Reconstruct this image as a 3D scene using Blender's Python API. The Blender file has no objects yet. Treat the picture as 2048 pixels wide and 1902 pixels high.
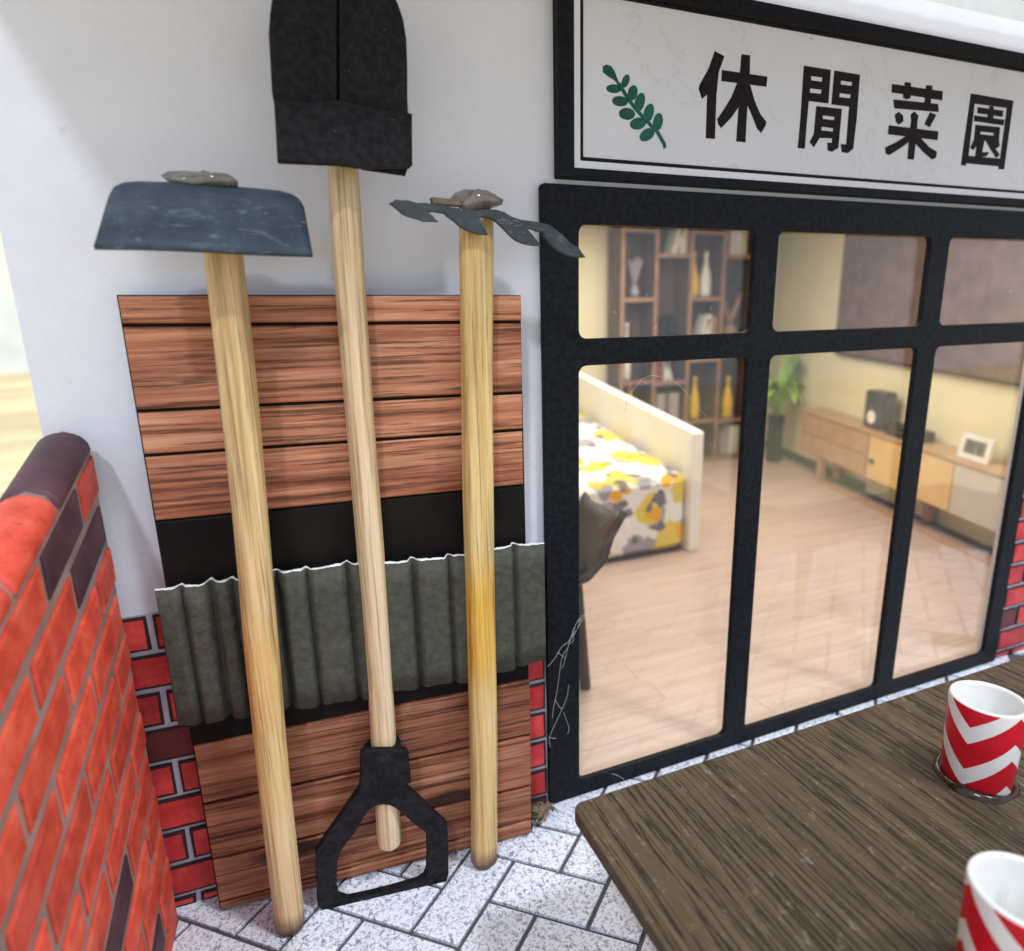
import bpy, bmesh, math, random
import numpy as np
from mathutils import Vector, Matrix
random.seed(7)
S = 0.08          # one modelling unit (the height of the glazed door) is 80 mm: a desk-top miniature
SC = bpy.context.scene
COL = SC.collection

# ------------------------------------------------------------------ camera
F_PX = 1249.018                                   # focal length in pixels of the 2048 px wide photograph
RW = np.array([[0.9302, -0.3661, -0.0262], [-0.1099, -0.2096, -0.9716], [0.3502, 0.9067, -0.2352]])
u_, _, v_ = np.linalg.svd(RW); RW = u_ @ v_
CAM = np.array([-0.3799, -0.8400, 0.8146])
cd = bpy.data.cameras.new('camera'); co = bpy.data.objects.new('camera', cd); COL.objects.link(co)
m = Matrix.Identity(4)
for i in range(3):
    m[i][0] = RW[0, i]; m[i][1] = -RW[1, i]; m[i][2] = -RW[2, i]; m[i][3] = CAM[i] * S
co.matrix_world = m
cd.sensor_width = 36; cd.sensor_fit = 'HORIZONTAL'; cd.lens = F_PX / 2048 * 36
cd.clip_start = 0.002; cd.clip_end = 20
cd.dof.use_dof = True; cd.dof.focus_distance = 0.86 * S; cd.dof.aperture_fstop = 30
SC.camera = co

# ------------------------------------------------------------------ light
w = bpy.data.worlds.new('World'); SC.world = w; w.use_nodes = True
w.node_tree.nodes['Background'].inputs[0].default_value = (0.77, 0.85, 1.0, 1)
w.node_tree.nodes['Background'].inputs[1].default_value = 0.93
def area(name, pos, target, size, power, color, shape='DISK', sy=None):
    l = bpy.data.lights.new(name, 'AREA'); l.shape = shape; l.size = size * S
    if sy: l.size_y = sy * S
    l.energy = power; l.color = color
    o = bpy.data.objects.new(name, l); COL.objects.link(o)
    o.location = [c * S for c in pos]
    o.rotation_euler = (Vector(target) - Vector(pos)).to_track_quat('-Z', 'Y').to_euler()
    return o
area('key_lamp', (-2.36, -3.99, 5.28), (-0.3, -0.1, 0.5), 0.42, 0.88, (0.84, 0.91, 1.0))
area('right_lamp', (1.9, -2.4, 5.0), (0.0, -0.1, 0.3), 0.7, 0.95, (0.90, 0.94, 1.0))
area('room_ceiling_lamp', (1.0, 1.1, 1.28), (1.0, 1.1, 0.0), 1.3, 0.158, (1.0, 0.93, 0.85), 'RECTANGLE', 1.5)
area('backdrop_fill', (4.0, 9.0, 13.0), (2.0, 24.0, 3.0), 8.0, 9.0, (1.0, 0.97, 0.90))  # added fill that brightens the backdrop and the far tabletop
SC.view_settings.view_transform = 'Standard'; SC.view_settings.look = 'None'
SC.view_settings.exposure = 0.2; SC.view_settings.gamma = 1.0

# ------------------------------------------------------------------ pixel -> place
def ray(u, v): return RW.T @ np.array([(u - 1024) / F_PX, (v - 951) / F_PX, 1.0])
def onY(uv, y=0.0):
    d = ray(*uv); return CAM + d * (y - CAM[1]) / d[1]
def onZ(uv, z=0.0):
    d = ray(*uv); return CAM + d * (z - CAM[2]) / d[2]
def onP(uv, p0, n):
    d = ray(*uv); p0 = np.array(p0); n = np.array(n); return CAM + d * (((p0 - CAM) @ n) / (d @ n))
def crop(x0, y0, k): return lambda x, y: (x0 + x * k, y0 + y * k)
cA = crop(1180, 80, .19095); cB = crop(1560, 100, .24523); cT = crop(500, 0, .35176); cH = crop(150, 320, .25628)
cG = crop(580, 1450, .27136); c7 = crop(200, 560, .47739); c8 = crop(200, 1050, .55276); cL = crop(1000, 1150, .2868)
cD = crop(0, 0, 2048 / 1990)

# ------------------------------------------------------------------ materials
class NT:
    def __init__(s, name):
        s.m = bpy.data.materials.new(name); s.m.use_nodes = True; s.t = s.m.node_tree; s.n = s.t.nodes
        s.b = s.n['Principled BSDF']; s.out = s.n['Material Output']
        tc = s.n.new('ShaderNodeTexCoord'); oi = s.n.new('ShaderNodeObjectInfo')
        s.rnd = oi.outputs['Random']
        sc = s.n.new('ShaderNodeVectorMath'); sc.operation = 'SCALE'; sc.inputs['Scale'].default_value = 1 / S
        s.l(tc.outputs['Object'], sc.inputs[0]); s.raw = sc.outputs[0]
        mu = s.n.new('ShaderNodeMath'); mu.operation = 'MULTIPLY'; mu.inputs[1].default_value = 17.3; s.l(s.rnd, mu.inputs[0])
        ad = s.n.new('ShaderNodeVectorMath'); ad.operation = 'ADD'; s.l(s.raw, ad.inputs[0]); s.l(mu.outputs[0], ad.inputs[1])
        s.co = ad.outputs[0]
    def l(s, a, b): s.t.links.new(a, b)
    def noise(s, scale, vec=(1, 1, 1), detail=4, rough=0.55, raw=False, dist=0.0):
        mp = s.n.new('ShaderNodeMapping'); mp.inputs['Scale'].default_value = vec; s.l(s.raw if raw else s.co, mp.inputs[0])
        n = s.n.new('ShaderNodeTexNoise'); n.inputs['Scale'].default_value = scale; n.inputs['Detail'].default_value = detail
        n.inputs['Roughness'].default_value = rough; n.inputs['Distortion'].default_value = dist
        s.l(mp.outputs[0], n.inputs['Vector']); return n.outputs['Fac']
    def voro(s, scale, vec=(1, 1, 1), feature='F1', out='Distance', raw=False, rnd=1.0):
        mp = s.n.new('ShaderNodeMapping'); mp.inputs['Scale'].default_value = vec; s.l(s.raw if raw else s.co, mp.inputs[0])
        n = s.n.new('ShaderNodeTexVoronoi'); n.feature = feature; n.inputs['Scale'].default_value = scale; n.inputs['Randomness'].default_value = rnd
        s.l(mp.outputs[0], n.inputs['Vector']); return n.outputs[out]
    def ramp(s, fac, stops, interp='LINEAR'):
        r = s.n.new('ShaderNodeValToRGB'); r.color_ramp.interpolation = interp; e = r.color_ramp.elements
        while len(e) > 1: e.remove(e[-1])
        e[0].position = stops[0][0]; e[0].color = (*c3(stops[0][1]), 1)
        for p, c in stops[1:]:
            q = e.new(p); q.color = (*c3(c), 1)
        s.l(fac, r.inputs[0]); return r.outputs[0]
    def mix(s, fac, a, b, mode='MIX'):
        x = s.n.new('ShaderNodeMix'); x.data_type = 'RGBA'; x.blend_type = mode
        for v, i in ((fac, 0), (a, 6), (b, 7)):
            if hasattr(v, 'links'): s.l(v, x.inputs[i])
            elif i == 0: x.inputs[0].default_value = v
            else: x.inputs[i].default_value = (*c3(v), 1)
        return x.outputs[2]
    def math(s, op, a, b=None, c=None):
        x = s.n.new('ShaderNodeMath'); x.operation = op
        for i, v in enumerate((a, b, c)):
            if v is None: continue
            if hasattr(v, 'links'): s.l(v, x.inputs[i])
            else: x.inputs[i].default_value = v
        return x.outputs[0]
    def xyz(s):
        x = s.n.new('ShaderNodeSeparateXYZ'); s.l(s.raw, x.inputs[0]); return x.outputs
    def base(s, c):
        if hasattr(c, 'links'): s.l(c, s.b.inputs['Base Color'])
        else: s.b.inputs['Base Color'].default_value = (*c3(c), 1)
    def set(s, **k):
        for a, v in k.items():
            i = s.b.inputs[a.replace('_', ' ')]
            if hasattr(v, 'links'): s.l(v, i)
            else: i.default_value = v
        return s
    def bump(s, h, strength=0.4, dist=0.004):
        b = s.n.new('ShaderNodeBump'); b.inputs['Strength'].default_value = strength; b.inputs['Distance'].default_value = dist * S
        s.l(h, b.inputs['Height']); s.l(b.outputs[0], s.b.inputs['Normal'])
    def brightness(s, col, amount=0.3, lo=None):
        f = s.math('MULTIPLY_ADD', s.rnd, amount, 1 - amount / 2 if lo is None else lo)
        return s.mix(1.0, col, comb(s, f), 'MULTIPLY')
def comb(s, f):
    c = s.n.new('ShaderNodeCombineColor')
    for i in range(3): s.l(f, c.inputs[i])
    return c.outputs[0]
def c3(c): return c if hasattr(c, '__len__') else (c, c, c)

def mat_plain(name, col, rough=0.6, var=0.12, scale=14, spec=0.4, bump=0.15, bscale=90, **k):
    t = NT(name); a = tuple(x * (1 - var) for x in c3(col)); b = tuple(min(1, x * (1 + var)) for x in c3(col))
    t.base(t.ramp(t.noise(scale, detail=5), [(0.3, a), (0.7, b)])); t.set(Roughness=rough, Specular_IOR_Level=spec, **k)
    if bump: t.bump(t.noise(bscale, detail=3), bump, 0.003)
    return t.m
def mat_wall():
    t = NT('white_card'); n = t.noise(3.0, detail=6, raw=True); f = t.noise(160, detail=2, raw=True)
    c = t.ramp(n, [(0.3, (.715, .715, .785)), (0.7, (.765, .765, .835))]); sp = t.noise(26, detail=5, rough=.7, raw=True); c = t.mix(t.ramp(t.noise(9, detail=6, rough=.7, raw=True), [(.42, .22), (.6, 0)]), c, (.62, .60, .66))
    c = t.mix(t.ramp(sp, [(0.67, 0), (0.74, .45)]), c, (.50, .49, .50))
    t.base(c); t.set(Roughness=.75, Specular_IOR_Level=.25); t.bump(f, .25, .002); return t.m
def mat_brickface(name, lo, hi, dark, darkp):
    t = NT(name); n = t.noise(28, detail=6, rough=.65); s2 = t.noise(90, detail=3)
    c = t.ramp(n, [(0.28, tuple(x * .62 for x in lo)), (0.5, lo), (0.72, hi)])
    c = t.mix(t.ramp(s2, [(0.62, 0), (0.74, .55)]), c, tuple(x * .35 for x in lo))
    c = t.brightness(c, .42)
    c = t.mix(t.math('LESS_THAN', t.rnd, darkp), c, t.ramp(n, [(.3, tuple(x * .7 for x in dark)), (.7, dark)]))
    t.base(c); t.set(Roughness=.5, Specular_IOR_Level=.35); t.bump(n, .3, .003); return t.m
def mat_plank(name, cols, along='x', dark=(.065, .022, .012), k=1.0, rough=.55, vary=.25):
    t = NT(name); st = {'x': (1.0, 6, 32), 'y': (6, 1.1, 26), 'z': (26, 26, 1.1)}[along]
    g = t.noise(1.6 * k, st, detail=8, rough=.7, dist=.5); fine = t.noise(5.0 * k, tuple(x * 1.25 if x > 5 else x * .8 for x in st), detail=6, rough=.65, dist=.2)
    c = t.ramp(g, [(0.30, dark), (0.40, cols[0]), (0.52, cols[1]), (0.66, cols[2])])
    c = t.mix(t.ramp(fine, [(0.52, 0), (0.59, .75)]), c, dark); c = t.mix(t.ramp(fine, [(0.34, .5), (0.42, 0)]), c, tuple(min(1, x * 1.35) for x in cols[2])); tone = t.ramp(t.rnd, [(.0, .05), (1.0, .75)]); c = t.mix(tone, c, t.mix(1.0, c, (1.02, 1.14, 1.02), 'MULTIPLY'))
    c = t.mix(t.ramp(t.noise(2.2 * k, {'x': (1, 1, 2.5), 'y': (1, 1, 2.5), 'z': (2, 2, 1)}[along], detail=3), [(.42, .45), (.56, 0)]), c, t.mix(1.0, c, (.55, .42, .38), 'MULTIPLY')); kn = t.voro(3.4 * k, {'x': (.8, 1, 2.4), 'y': (1, .8, 2.4), 'z': (2, 2, .8)}[along])
    c = t.mix(t.ramp(kn, [(0.09, .95), (0.17, 0)]), c, tuple(x * .45 for x in dark))
    c = t.brightness(c, vary)
    t.base(c); t.set(Roughness=rough, Specular_IOR_Level=.3); t.bump(fine, .35, .004); return t.m
def mat_bamboo(name, a, b, stain=None):
    t = NT(name); g = t.noise(2.0, (30, 30, .9), detail=7, rough=.7, raw=True, dist=.3); f = t.noise(7, (34, 34, .5), detail=4, rough=.7, raw=True)
    c = t.ramp(g, [(0.32, tuple(x * .55 for x in a)), (0.44, a), (0.6, b), (.8, tuple(min(1, x * 1.12) for x in b))])
    c = t.mix(t.ramp(f, [(0.52, 0), (0.64, .7)]), c, tuple(x * .38 for x in a))
    x = t.xyz()
    blot = t.noise(5, (3, 3, 1), raw=True)
    if stain:
        z0, z1, col = stain
        mk = t.math('MULTIPLY', t.math('SMOOTH_MIN', t.math('MULTIPLY', t.math('SUBTRACT', x[2], z0), 14), 1, .3),
                    t.math('SMOOTH_MIN', t.math('MULTIPLY', t.math('SUBTRACT', z1, x[2]), 14), 1, .3))
        mk.node.use_clamp = True
        mk = t.math('MULTIPLY', mk, t.ramp(blot, [(.35, .35), (.55, .95)]))
        c = t.mix(mk, c, col, 'MULTIPLY')
    end = t.math('MULTIPLY', t.math('SUBTRACT', t.math('ADD', .03, t.math('MULTIPLY', t.noise(40, raw=True), .02)), x[2]), 30); end.node.use_clamp = True
    c = t.mix(end, c, (.07, .035, .012))
    t.base(c); t.set(Roughness=.42, Specular_IOR_Level=.45); t.bump(f, .5, .004); return t.m
def mat_black(name, col=(.012, .012, .016), speck=.35):
    t = NT(name); n = t.noise(120, detail=3); v = t.noise(45, detail=4, rough=.8)
    c = t.ramp(n, [(.35, tuple(x * .55 for x in col)), (.7, tuple(x * 1.9 for x in col))])
    c = t.mix(t.ramp(v, [(0.69, 0), (0.72, speck)]), c, (.16, .16, .18))
    t.base(c); t.set(Roughness=.6, Specular_IOR_Level=.16); t.bump(n, .18, .002); return t.m
def mat_slate(name='slate_blue_card', k=(.80, .80, .80)):
    t = NT(name); n = t.noise(16, detail=8, rough=.7, raw=True); s2 = t.noise(30, (1, 1, 3), detail=5, rough=.7, raw=True, dist=1.5)
    c = t.ramp(n, [(.3, (.026, .040, .056)), (.52, (.050, .074, .10)), (.75, (.095, .125, .155))])
    c = t.mix(t.ramp(s2, [(.55, 0), (.66, .45)]), c, (.26, .33, .39)); c = t.mix(t.ramp(t.noise(70, (1, 1, 2), detail=4, rough=.8, raw=True), [(.68, 0), (.72, .7)]), c, (.45, .5, .55))
    c = t.mix(1.0, c, k, 'MULTIPLY')
    t.base(c); t.set(Roughness=.55, Specular_IOR_Level=.3); t.bump(s2, .4, .003); return t.m
def mat_granite():
    t = NT('speckled_granite'); v = t.noise(190, (1.0, 1.6, 1), detail=2, rough=.6); v2 = t.noise(115, (1.5, 1, 1), detail=3, rough=.65, dist=.6); b = t.noise(6)
    c = t.ramp(b, [(.3, (.86, .88, .95)), (.7, (.90, .92, .97))])
    c = t.mix(t.ramp(v, [(.50, 0), (.66, .7)]), c, (.20, .23, .36)); c = t.mix(t.ramp(v2, [(.54, 0), (.64, .75)]), c, (.14, .17, .27))
    c = t.brightness(c, .12, .9)
    t.base(c); t.set(Roughness=.6, Specular_IOR_Level=.3); t.bump(v2, .25, .003); return t.m
def mat_marble():
    t = NT('pale_marble'); n = t.noise(4, detail=7, raw=True); s2 = t.noise(30, detail=6, rough=.75, raw=True)
    d = t.noise(3.2, detail=5, raw=True, dist=1.2); vein = t.math('ABSOLUTE', t.math('SUBTRACT', d, .5))
    c = t.ramp(n, [(.3, (.64, .635, .70)), (.7, (.71, .70, .76))])
    c = t.mix(t.ramp(vein, [(.0, .16), (.006, 0)]), c, (.25, .25, .24)); c = t.mix(t.ramp(s2, [(.66, 0), (.73, .55)]), c, (.22, .2, .2))
    x = t.xyz(); g = t.math('MULTIPLY', t.math('SUBTRACT', x[0], .78), 4); g.node.use_clamp = True
    g = t.math('MULTIPLY', g, t.ramp(t.noise(5, raw=True), [(.5, 0), (.62, .5)]))
    c = t.mix(g, c, (.32, .38, .30))
    t.base(c); t.set(Roughness=.3, Specular_IOR_Level=.4); return t.m
def mat_table():
    t = NT('dark_oak'); g = t.noise(3.0, (26, 1.6, 26), detail=8, rough=.7, dist=.4, raw=True); p = t.noise(75, (1.4, .7, 1), detail=4, rough=.8, raw=True)
    f = t.noise(5.0, (20, .7, 20), detail=4, rough=.55, raw=True, dist=.2); f2 = t.noise(11, (17, 1.1, 17), detail=3, rough=.6, raw=True)
    c = t.ramp(g, [(.30, (.070, .047, .027)), (.50, (.090, .062, .036)), (.70, (.128, .092, .054))])
    ln = t.math('ABSOLUTE', t.math('SUBTRACT', f, .50))
    c = t.mix(t.ramp(ln, [(.003, .9), (.015, 0)]), c, (.016, .011, .007)); c = t.mix(t.ramp(f2, [(.56, 0), (.66, .4)]), c, (.035, .024, .015))
    c = t.mix(t.ramp(p, [(.58, 0), (.70, .6)]), c, (.27, .225, .165))
    t.base(c); t.set(Roughness=.6, Specular_IOR_Level=.22)
    t.bump(t.math('ADD', t.math('MULTIPLY', t.ramp(ln, [(.004, 0), (.03, 1)]), 1.0), t.math('MULTIPLY', p, .3)), .7, .006); return t.m
def mat_cup():
    t = NT('striped_cup'); x = t.xyz()
    ph = t.math('ARCTAN2', t.math('SUBTRACT', 0, x[0]), t.math('MULTIPLY', x[1], -1))   # zero faces -y
    per = math.radians(144)
    tri = t.math('PINGPONG', t.math('ADD', t.math('MULTIPLY', ph, -1), math.radians(1080 + CUP_PH)), per / 2)
    v = t.math('SUBTRACT', x[2], t.math('MULTIPLY', tri, .036))
    fr = t.math('FRACT', t.math('ADD', t.math('DIVIDE', v, .0570), 20.0 + CUP_OFF))
    white = t.math('LESS_THAN', fr, .39)
    n = t.noise(30, raw=True)
    red = t.ramp(n, [(.3, (.46, .004, .012)), (.7, (.60, .008, .022))])
    c = t.mix(white, red, (.76, .73, .70))
    t.base(c); t.set(Roughness=.38, Specular_IOR_Level=.4); t.bump(t.noise(80, raw=True), .2, .002); return t.m
def mat_floral():
    t = NT('floral_cover'); n = t.noise(3, detail=4, raw=True)
    mp = t.n.new('ShaderNodeMapping'); t.l(t.raw, mp.inputs[0])
    def blobs(sc, off, thr, w=.06):
        mp = t.n.new('ShaderNodeMapping'); mp.inputs['Location'].default_value = off; t.l(t.raw, mp.inputs[0])
        nz = t.n.new('ShaderNodeTexNoise'); nz.inputs['Scale'].default_value = 11; t.l(mp.outputs[0], nz.inputs['Vector'])
        ad = t.n.new('ShaderNodeVectorMath'); ad.operation = 'MULTIPLY_ADD'; t.l(nz.outputs['Color'], ad.inputs[0]); ad.inputs[1].default_value = (.12, .12, .12); t.l(mp.outputs[0], ad.inputs[2])
        v = t.n.new('ShaderNodeTexVoronoi'); v.inputs['Scale'].default_value = sc; t.l(ad.outputs[0], v.inputs['Vector'])
        return t.ramp(v.outputs['Distance'], [(thr, 1), (thr + w, 0)])
    c = t.ramp(n, [(.3, (.80, .79, .75)), (.7, (.86, .85, .82))])
    c = t.mix(blobs(8.0, (.3, .1, .7), .42), c, (.36, .34, .38)); c = t.mix(blobs(6.6, (1.3, 2.1, .2), .40), c, (.78, .60, .10)); c = t.mix(blobs(8.5, (4.3, .7, 1.9), .24), c, (.85, .42, .015))
    c = t.mix(blobs(10.5, (2.3, 5.1, .4), .24, .03), c, (.18, .17, .20))
    t.base(c); t.set(Roughness=.85, Specular_IOR_Level=.1); return t.m
def mat_floor():
    t = NT('pale_oak_floor'); g = t.noise(2.0, (1.2, 22, 22), detail=7, rough=.65, raw=True, dist=.3)
    c = t.ramp(g, [(.32, (.49, .355, .28)), (.5, (.58, .43, .345)), (.68, (.64, .49, .40))]); c = t.brightness(c, .06)
    t.base(c); t.set(Roughness=.4, Specular_IOR_Level=.4); t.bump(g, .1, .002); return t.m
def mat_glass():
    t = NT('acrylic_pane'); n = t.n; n.remove(t.b)
    tr = n.new('ShaderNodeBsdfTransparent'); tr.inputs[0].default_value = (.97, .975, .97, 1)
    gl = n.new('ShaderNodeBsdfGlossy'); gl.inputs['Roughness'].default_value = .015
    lw_ = n.new('ShaderNodeLayerWeight'); lw_.inputs['Blend'].default_value = .5; fr = t.math('MULTIPLY_ADD', t.math('POWER', lw_.outputs['Facing'], 4.0), .75, .045)
    mx = n.new('ShaderNodeMixShader'); t.l(fr, mx.inputs[0]); t.l(tr.outputs[0], mx.inputs[1]); t.l(gl.outputs[0], mx.inputs[2])
    df = n.new('ShaderNodeBsdfDiffuse'); df.inputs[0].default_value = (.8, .8, .82, 1); m2 = n.new('ShaderNodeMixShader')
    haze_specks = t.math('ADD', t.ramp(t.noise(3.5, (1, 1, .6), detail=5, rough=.65), [(.35, .003), (.7, .022)]), t.ramp(t.noise(60, (1, 1, .5), detail=4, rough=.8, dist=1.0), [(.66, 0), (.73, .12)]))  # pale haze painted for the milky veil of reflections, plus dirt specks
    t.l(haze_specks, m2.inputs[0]); t.l(mx.outputs[0], m2.inputs[1]); t.l(df.outputs[0], m2.inputs[2]); t.l(m2.outputs[0], t.out.inputs[0]); return t.m
CUP_PH, CUP_OFF = 0.0, 0.0
M = {
 'wall': mat_wall(),
 'mortar': mat_plain('pale_mortar', (.52, .51, .58), .8),
 'brick': mat_brickface('red_brick', (.56, .035, .038), (.70, .085, .065), (.15, .022, .025), .12),
 'outline': mat_plain('brick_outline', (.03, .010, .012), .7),
 'lowbrick': mat_brickface('garden_brick', (.76, .085, .045), (.86, .17, .10), (.085, .035, .045), .015),
 'lowmortar': mat_plain('garden_mortar', (.31, .225, .195), .8, var=.35),
 'darkbrick': mat_plain('plum_brick', (.085, .035, .045), .55, var=.35, scale=20),
 'plank': mat_plank('cedar_plank', [(.30, .094, .049), (.45, .165, .090), (.59, .28, .17)], vary=.5),
 'void': mat_plain('black_band', (.008, .0055, .005), .6, var=.5, spec=.15),
 'corr': mat_plain('olive_grey_card', (.058, .057, .042), .7, var=.3, scale=90, bump=.5, bscale=150),
 'torn': mat_plain('torn_white_edge', (.75, .76, .76), .8),
 'bamboo1': mat_bamboo('bamboo_tan', (.62, .40, .17), (.76, .56, .29), (.18, .50, (1.0, .86, .62))),
 'bamboo2': mat_bamboo('bamboo_pale', (.68, .49, .26), (.80, .63, .40)),
 'bamboo3': mat_bamboo('bamboo_yellow', (.62, .40, .14), (.78, .57, .26), (.27, .52, (1.0, .78, .22))),
 'black': mat_black('black_card', (.0095, .0085, .0105), 1.0), 'frame': mat_black('black_frame_card', (.0055, .0065, .0095), .16),
 'slate': mat_slate(), 'slategrey': mat_slate('slate_grey_card', (.86, .72, .62)), 'granite': mat_granite(), 'joint': mat_plain('dark_joint', (.09, .09, .10), .8),
 'glue': mat_plain('clear_glue', (.15, .135, .12), .14, var=.6, scale=40, spec=.8, bump=.6, bscale=40),
 'marble': mat_marble(), 'letter': mat_black('letter_black', (.010, .006, .007), .1), 'leafprint': mat_plain('leaf_green_print', (.004, .085, .06), .6, var=.3, scale=30),
 'glass': mat_glass(), 'table': mat_table(), 'cup': None, 'cupwhite': mat_plain('glazed_white', (.74, .73, .70), .35, var=.04),
 'brownglue': mat_plain('brown_glue', (.028, .010, .005), .16, var=.4, spec=.45, bump=.5, bscale=40),
 'husk': mat_plain('dry_husk', (.17, .125, .075), .7, var=.5, scale=40), 'lint': mat_plain('white_lint', (.62, .60, .55), .8),
 'tabletop': mat_plank('pale_pine', [(.80, .62, .36), (.84, .68, .42), (.88, .74, .50)], 'x', (.70, .50, .26), k=.25),
 'backdrop': mat_plain('cream_backdrop', (.90, .88, .74), .85, var=.06, scale=2, bump=.5, bscale=2),
 'rwall': mat_plain('cream_paint', (.82, .755, .48), .8, var=.03), 'rfloor': mat_floor(),
 'shelfwood': mat_plain('walnut_edge', (.36, .215, .125), .5, var=.25), 'shelfback': mat_plain('walnut_back', (.095, .056, .038), .6, var=.35),
 'paper': mat_plain('book_white', (.72, .70, .62), .7), 'bookred': mat_plain('book_maroon', (.22, .05, .045), .6), 'bookgrey': mat_plain('book_grey', (.36, .32, .33), .7),
 'bottleY': mat_plain('mustard_glaze', (.90, .56, .035), .3, var=.1), 'bottleW': mat_plain('white_glaze', (.80, .78, .70), .35),
 'floral': mat_floral(), 'board': mat_plain('ivory_board', (.86, .85, .76), .5, var=.03), 'chair': mat_plain('dark_leather', (.055, .036, .026), .45, var=.3),
 'oak': mat_plain('honey_oak', (.50, .29, .155), .45, var=.12), 'oakdoor': mat_plain('amber_door', (.72, .46, .19), .45, var=.06), 'pale': mat_plain('greige_door', (.55, .49, .41), .5, var=.05),
 'knob': mat_plain('dark_knob', (.05, .03, .025), .4), 'screen': mat_plain('tv_glass', (.17, .115, .09), .16, var=.25, spec=.7, bump=0), 'tvframe': mat_plain('tv_bezel', (.035, .024, .02), .4),  # screen base colour lightened to stand in for reflections on it
 'speaker': mat_plain('charcoal_speaker', (.06, .058, .075), .35, var=.3), 'leaf': mat_plain('palm_leaf', (.30, .50, .06), .5, var=.5), 'pot': mat_plain('black_pot', (.012, .012, .012), .8, spec=.1),
 'photo': mat_plain('grey_photo', (.16, .15, .14), .4, var=.9, scale=28), 'skirting': mat_plain('dark_skirting', (.045, .038, .035), .6), 'blocker': mat_plain('shade_card', (.42, .40, .38), .7),
}
CUP_PH, CUP_OFF = 50.0, 0.88
M['cup'] = mat_cup()

# ------------------------------------------------------------------ builders
def tag(o, label=None, cat=None, group=None, kind=None):
    if label: o['label'] = label
    if cat: o['category'] = cat
    if group: o['group'] = group
    if kind: o['kind'] = kind
    return o
def link(o, parent=None):
    COL.objects.link(o)
    if parent is not None: o.parent = parent
    return o
def empty(name, base, label, cat, group=None):
    o = bpy.data.objects.new(name, None); o.empty_display_size = .01 * S; o.location = [c * S for c in base]
    o['_b'] = [float(c) for c in base]; link(o); tag(o, label, cat, group); return o
def absbase(o):
    b = np.zeros(3)
    while o is not None:
        b = b + np.array(o.location) / S; o = o.parent
    return b
def mk(name, verts, faces, mat, parent=None, base=None, smooth=False, mats=None, fmat=None):
    """verts in modelling units, world place; the object's origin is its base (or its parent's)."""
    pb = absbase(parent); b = np.array(base if base is not None else pb, float)
    me = bpy.data.meshes.new(name)
    me.from_pydata([tuple((np.array(v, float) - b) * S) for v in verts], [], faces)
    bm = bmesh.new(); bm.from_mesh(me); bmesh.ops.recalc_face_normals(bm, faces=bm.faces); bm.to_mesh(me); bm.free()
    for x in (mats or [mat]): me.materials.append(M[x] if isinstance(x, str) else x)
    if fmat:
        for p, i in zip(me.polygons, fmat): p.material_index = i
    if smooth:
        for p in me.polygons: p.use_smooth = True
    o = bpy.data.objects.new(name, me); link(o, parent); o.location = [c * S for c in (b - pb)]
    return o
def inst(name, me, loc, parent=None, rz=0.0):
    o = bpy.data.objects.new(name, me); link(o, parent); o.location = [c * S for c in (np.array(loc) - absbase(parent))]; o.rotation_euler.z = rz; return o
def boxvf(x0, x1, y0, y1, z0, z1, bev=0.0):
    """box, with chamfered edges when bev > 0"""
    if bev <= 0:
        v = [(x, y, z) for x in (x0, x1) for y in (y0, y1) for z in (z0, z1)]
        f = [(0, 1, 3, 2), (4, 6, 7, 5), (0, 4, 5, 1), (2, 3, 7, 6), (0, 2, 6, 4), (1, 5, 7, 3)]
        return v, f
    bm = bmesh.new()
    vv = {}
    for x in (x0, x1):
        for y in (y0, y1):
            for z in (z0, z1): vv[(x, y, z)] = bm.verts.new((x, y, z))
    L = list(vv.values())
    for f in [(0, 1, 3, 2), (4, 6, 7, 5), (0, 4, 5, 1), (2, 3, 7, 6), (0, 2, 6, 4), (1, 5, 7, 3)]: bm.faces.new([L[i] for i in f])
    bmesh.ops.bevel(bm, geom=list(bm.edges), offset=bev, segments=1, affect='EDGES')
    bm.verts.index_update(); v = [tuple(q.co) for q in bm.verts]; f = [tuple(q.index for q in p.verts) for p in bm.faces]; bm.free()
    return v, f
def box(name, x0, x1, y0, y1, z0, z1, mat, parent=None, bev=0.0, base=None, xf=None):
    v, f = boxvf(x0, x1, y0, y1, z0, z1, bev)
    if xf: v = [xf(p) for p in v]
    return mk(name, v, f, mat, parent, base)
def join(*vf):
    V, Fc = [], []
    for v, f in vf:
        n = len(V); V += list(v); Fc += [tuple(i + n for i in q) for q in f]
    return V, Fc
def tube(path, rad, n=20, cap=True, phase=0.0, shape=None):
    path = [Vector(p) for p in path]; V, Fc = [], []
    up = Vector((0, 0, 1)) if abs((path[-1] - path[0]).normalized().z) < .9 else Vector((0, 1, 0))
    for i, p in enumerate(path):
        d = (path[min(i + 1, len(path) - 1)] - path[max(i - 1, 0)]).normalized()
        a = d.cross(up).normalized(); b = a.cross(d)
        r = rad[i] if hasattr(rad, '__len__') else rad
        for k in range(n):
            t = 2 * math.pi * k / n + phase; q = r * (shape(t, i) if shape else 1)
            V.append(tuple(p + a * (math.cos(t) * q) + b * (math.sin(t) * q)))
    for i in range(len(path) - 1):
        for k in range(n):
            Fc.append((i * n + k, i * n + (k + 1) % n, (i + 1) * n + (k + 1) % n, (i + 1) * n + k))
    if cap: Fc += [tuple(range(n)), tuple(range((len(path) - 1) * n, len(path) * n))]
    return V, Fc
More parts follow.
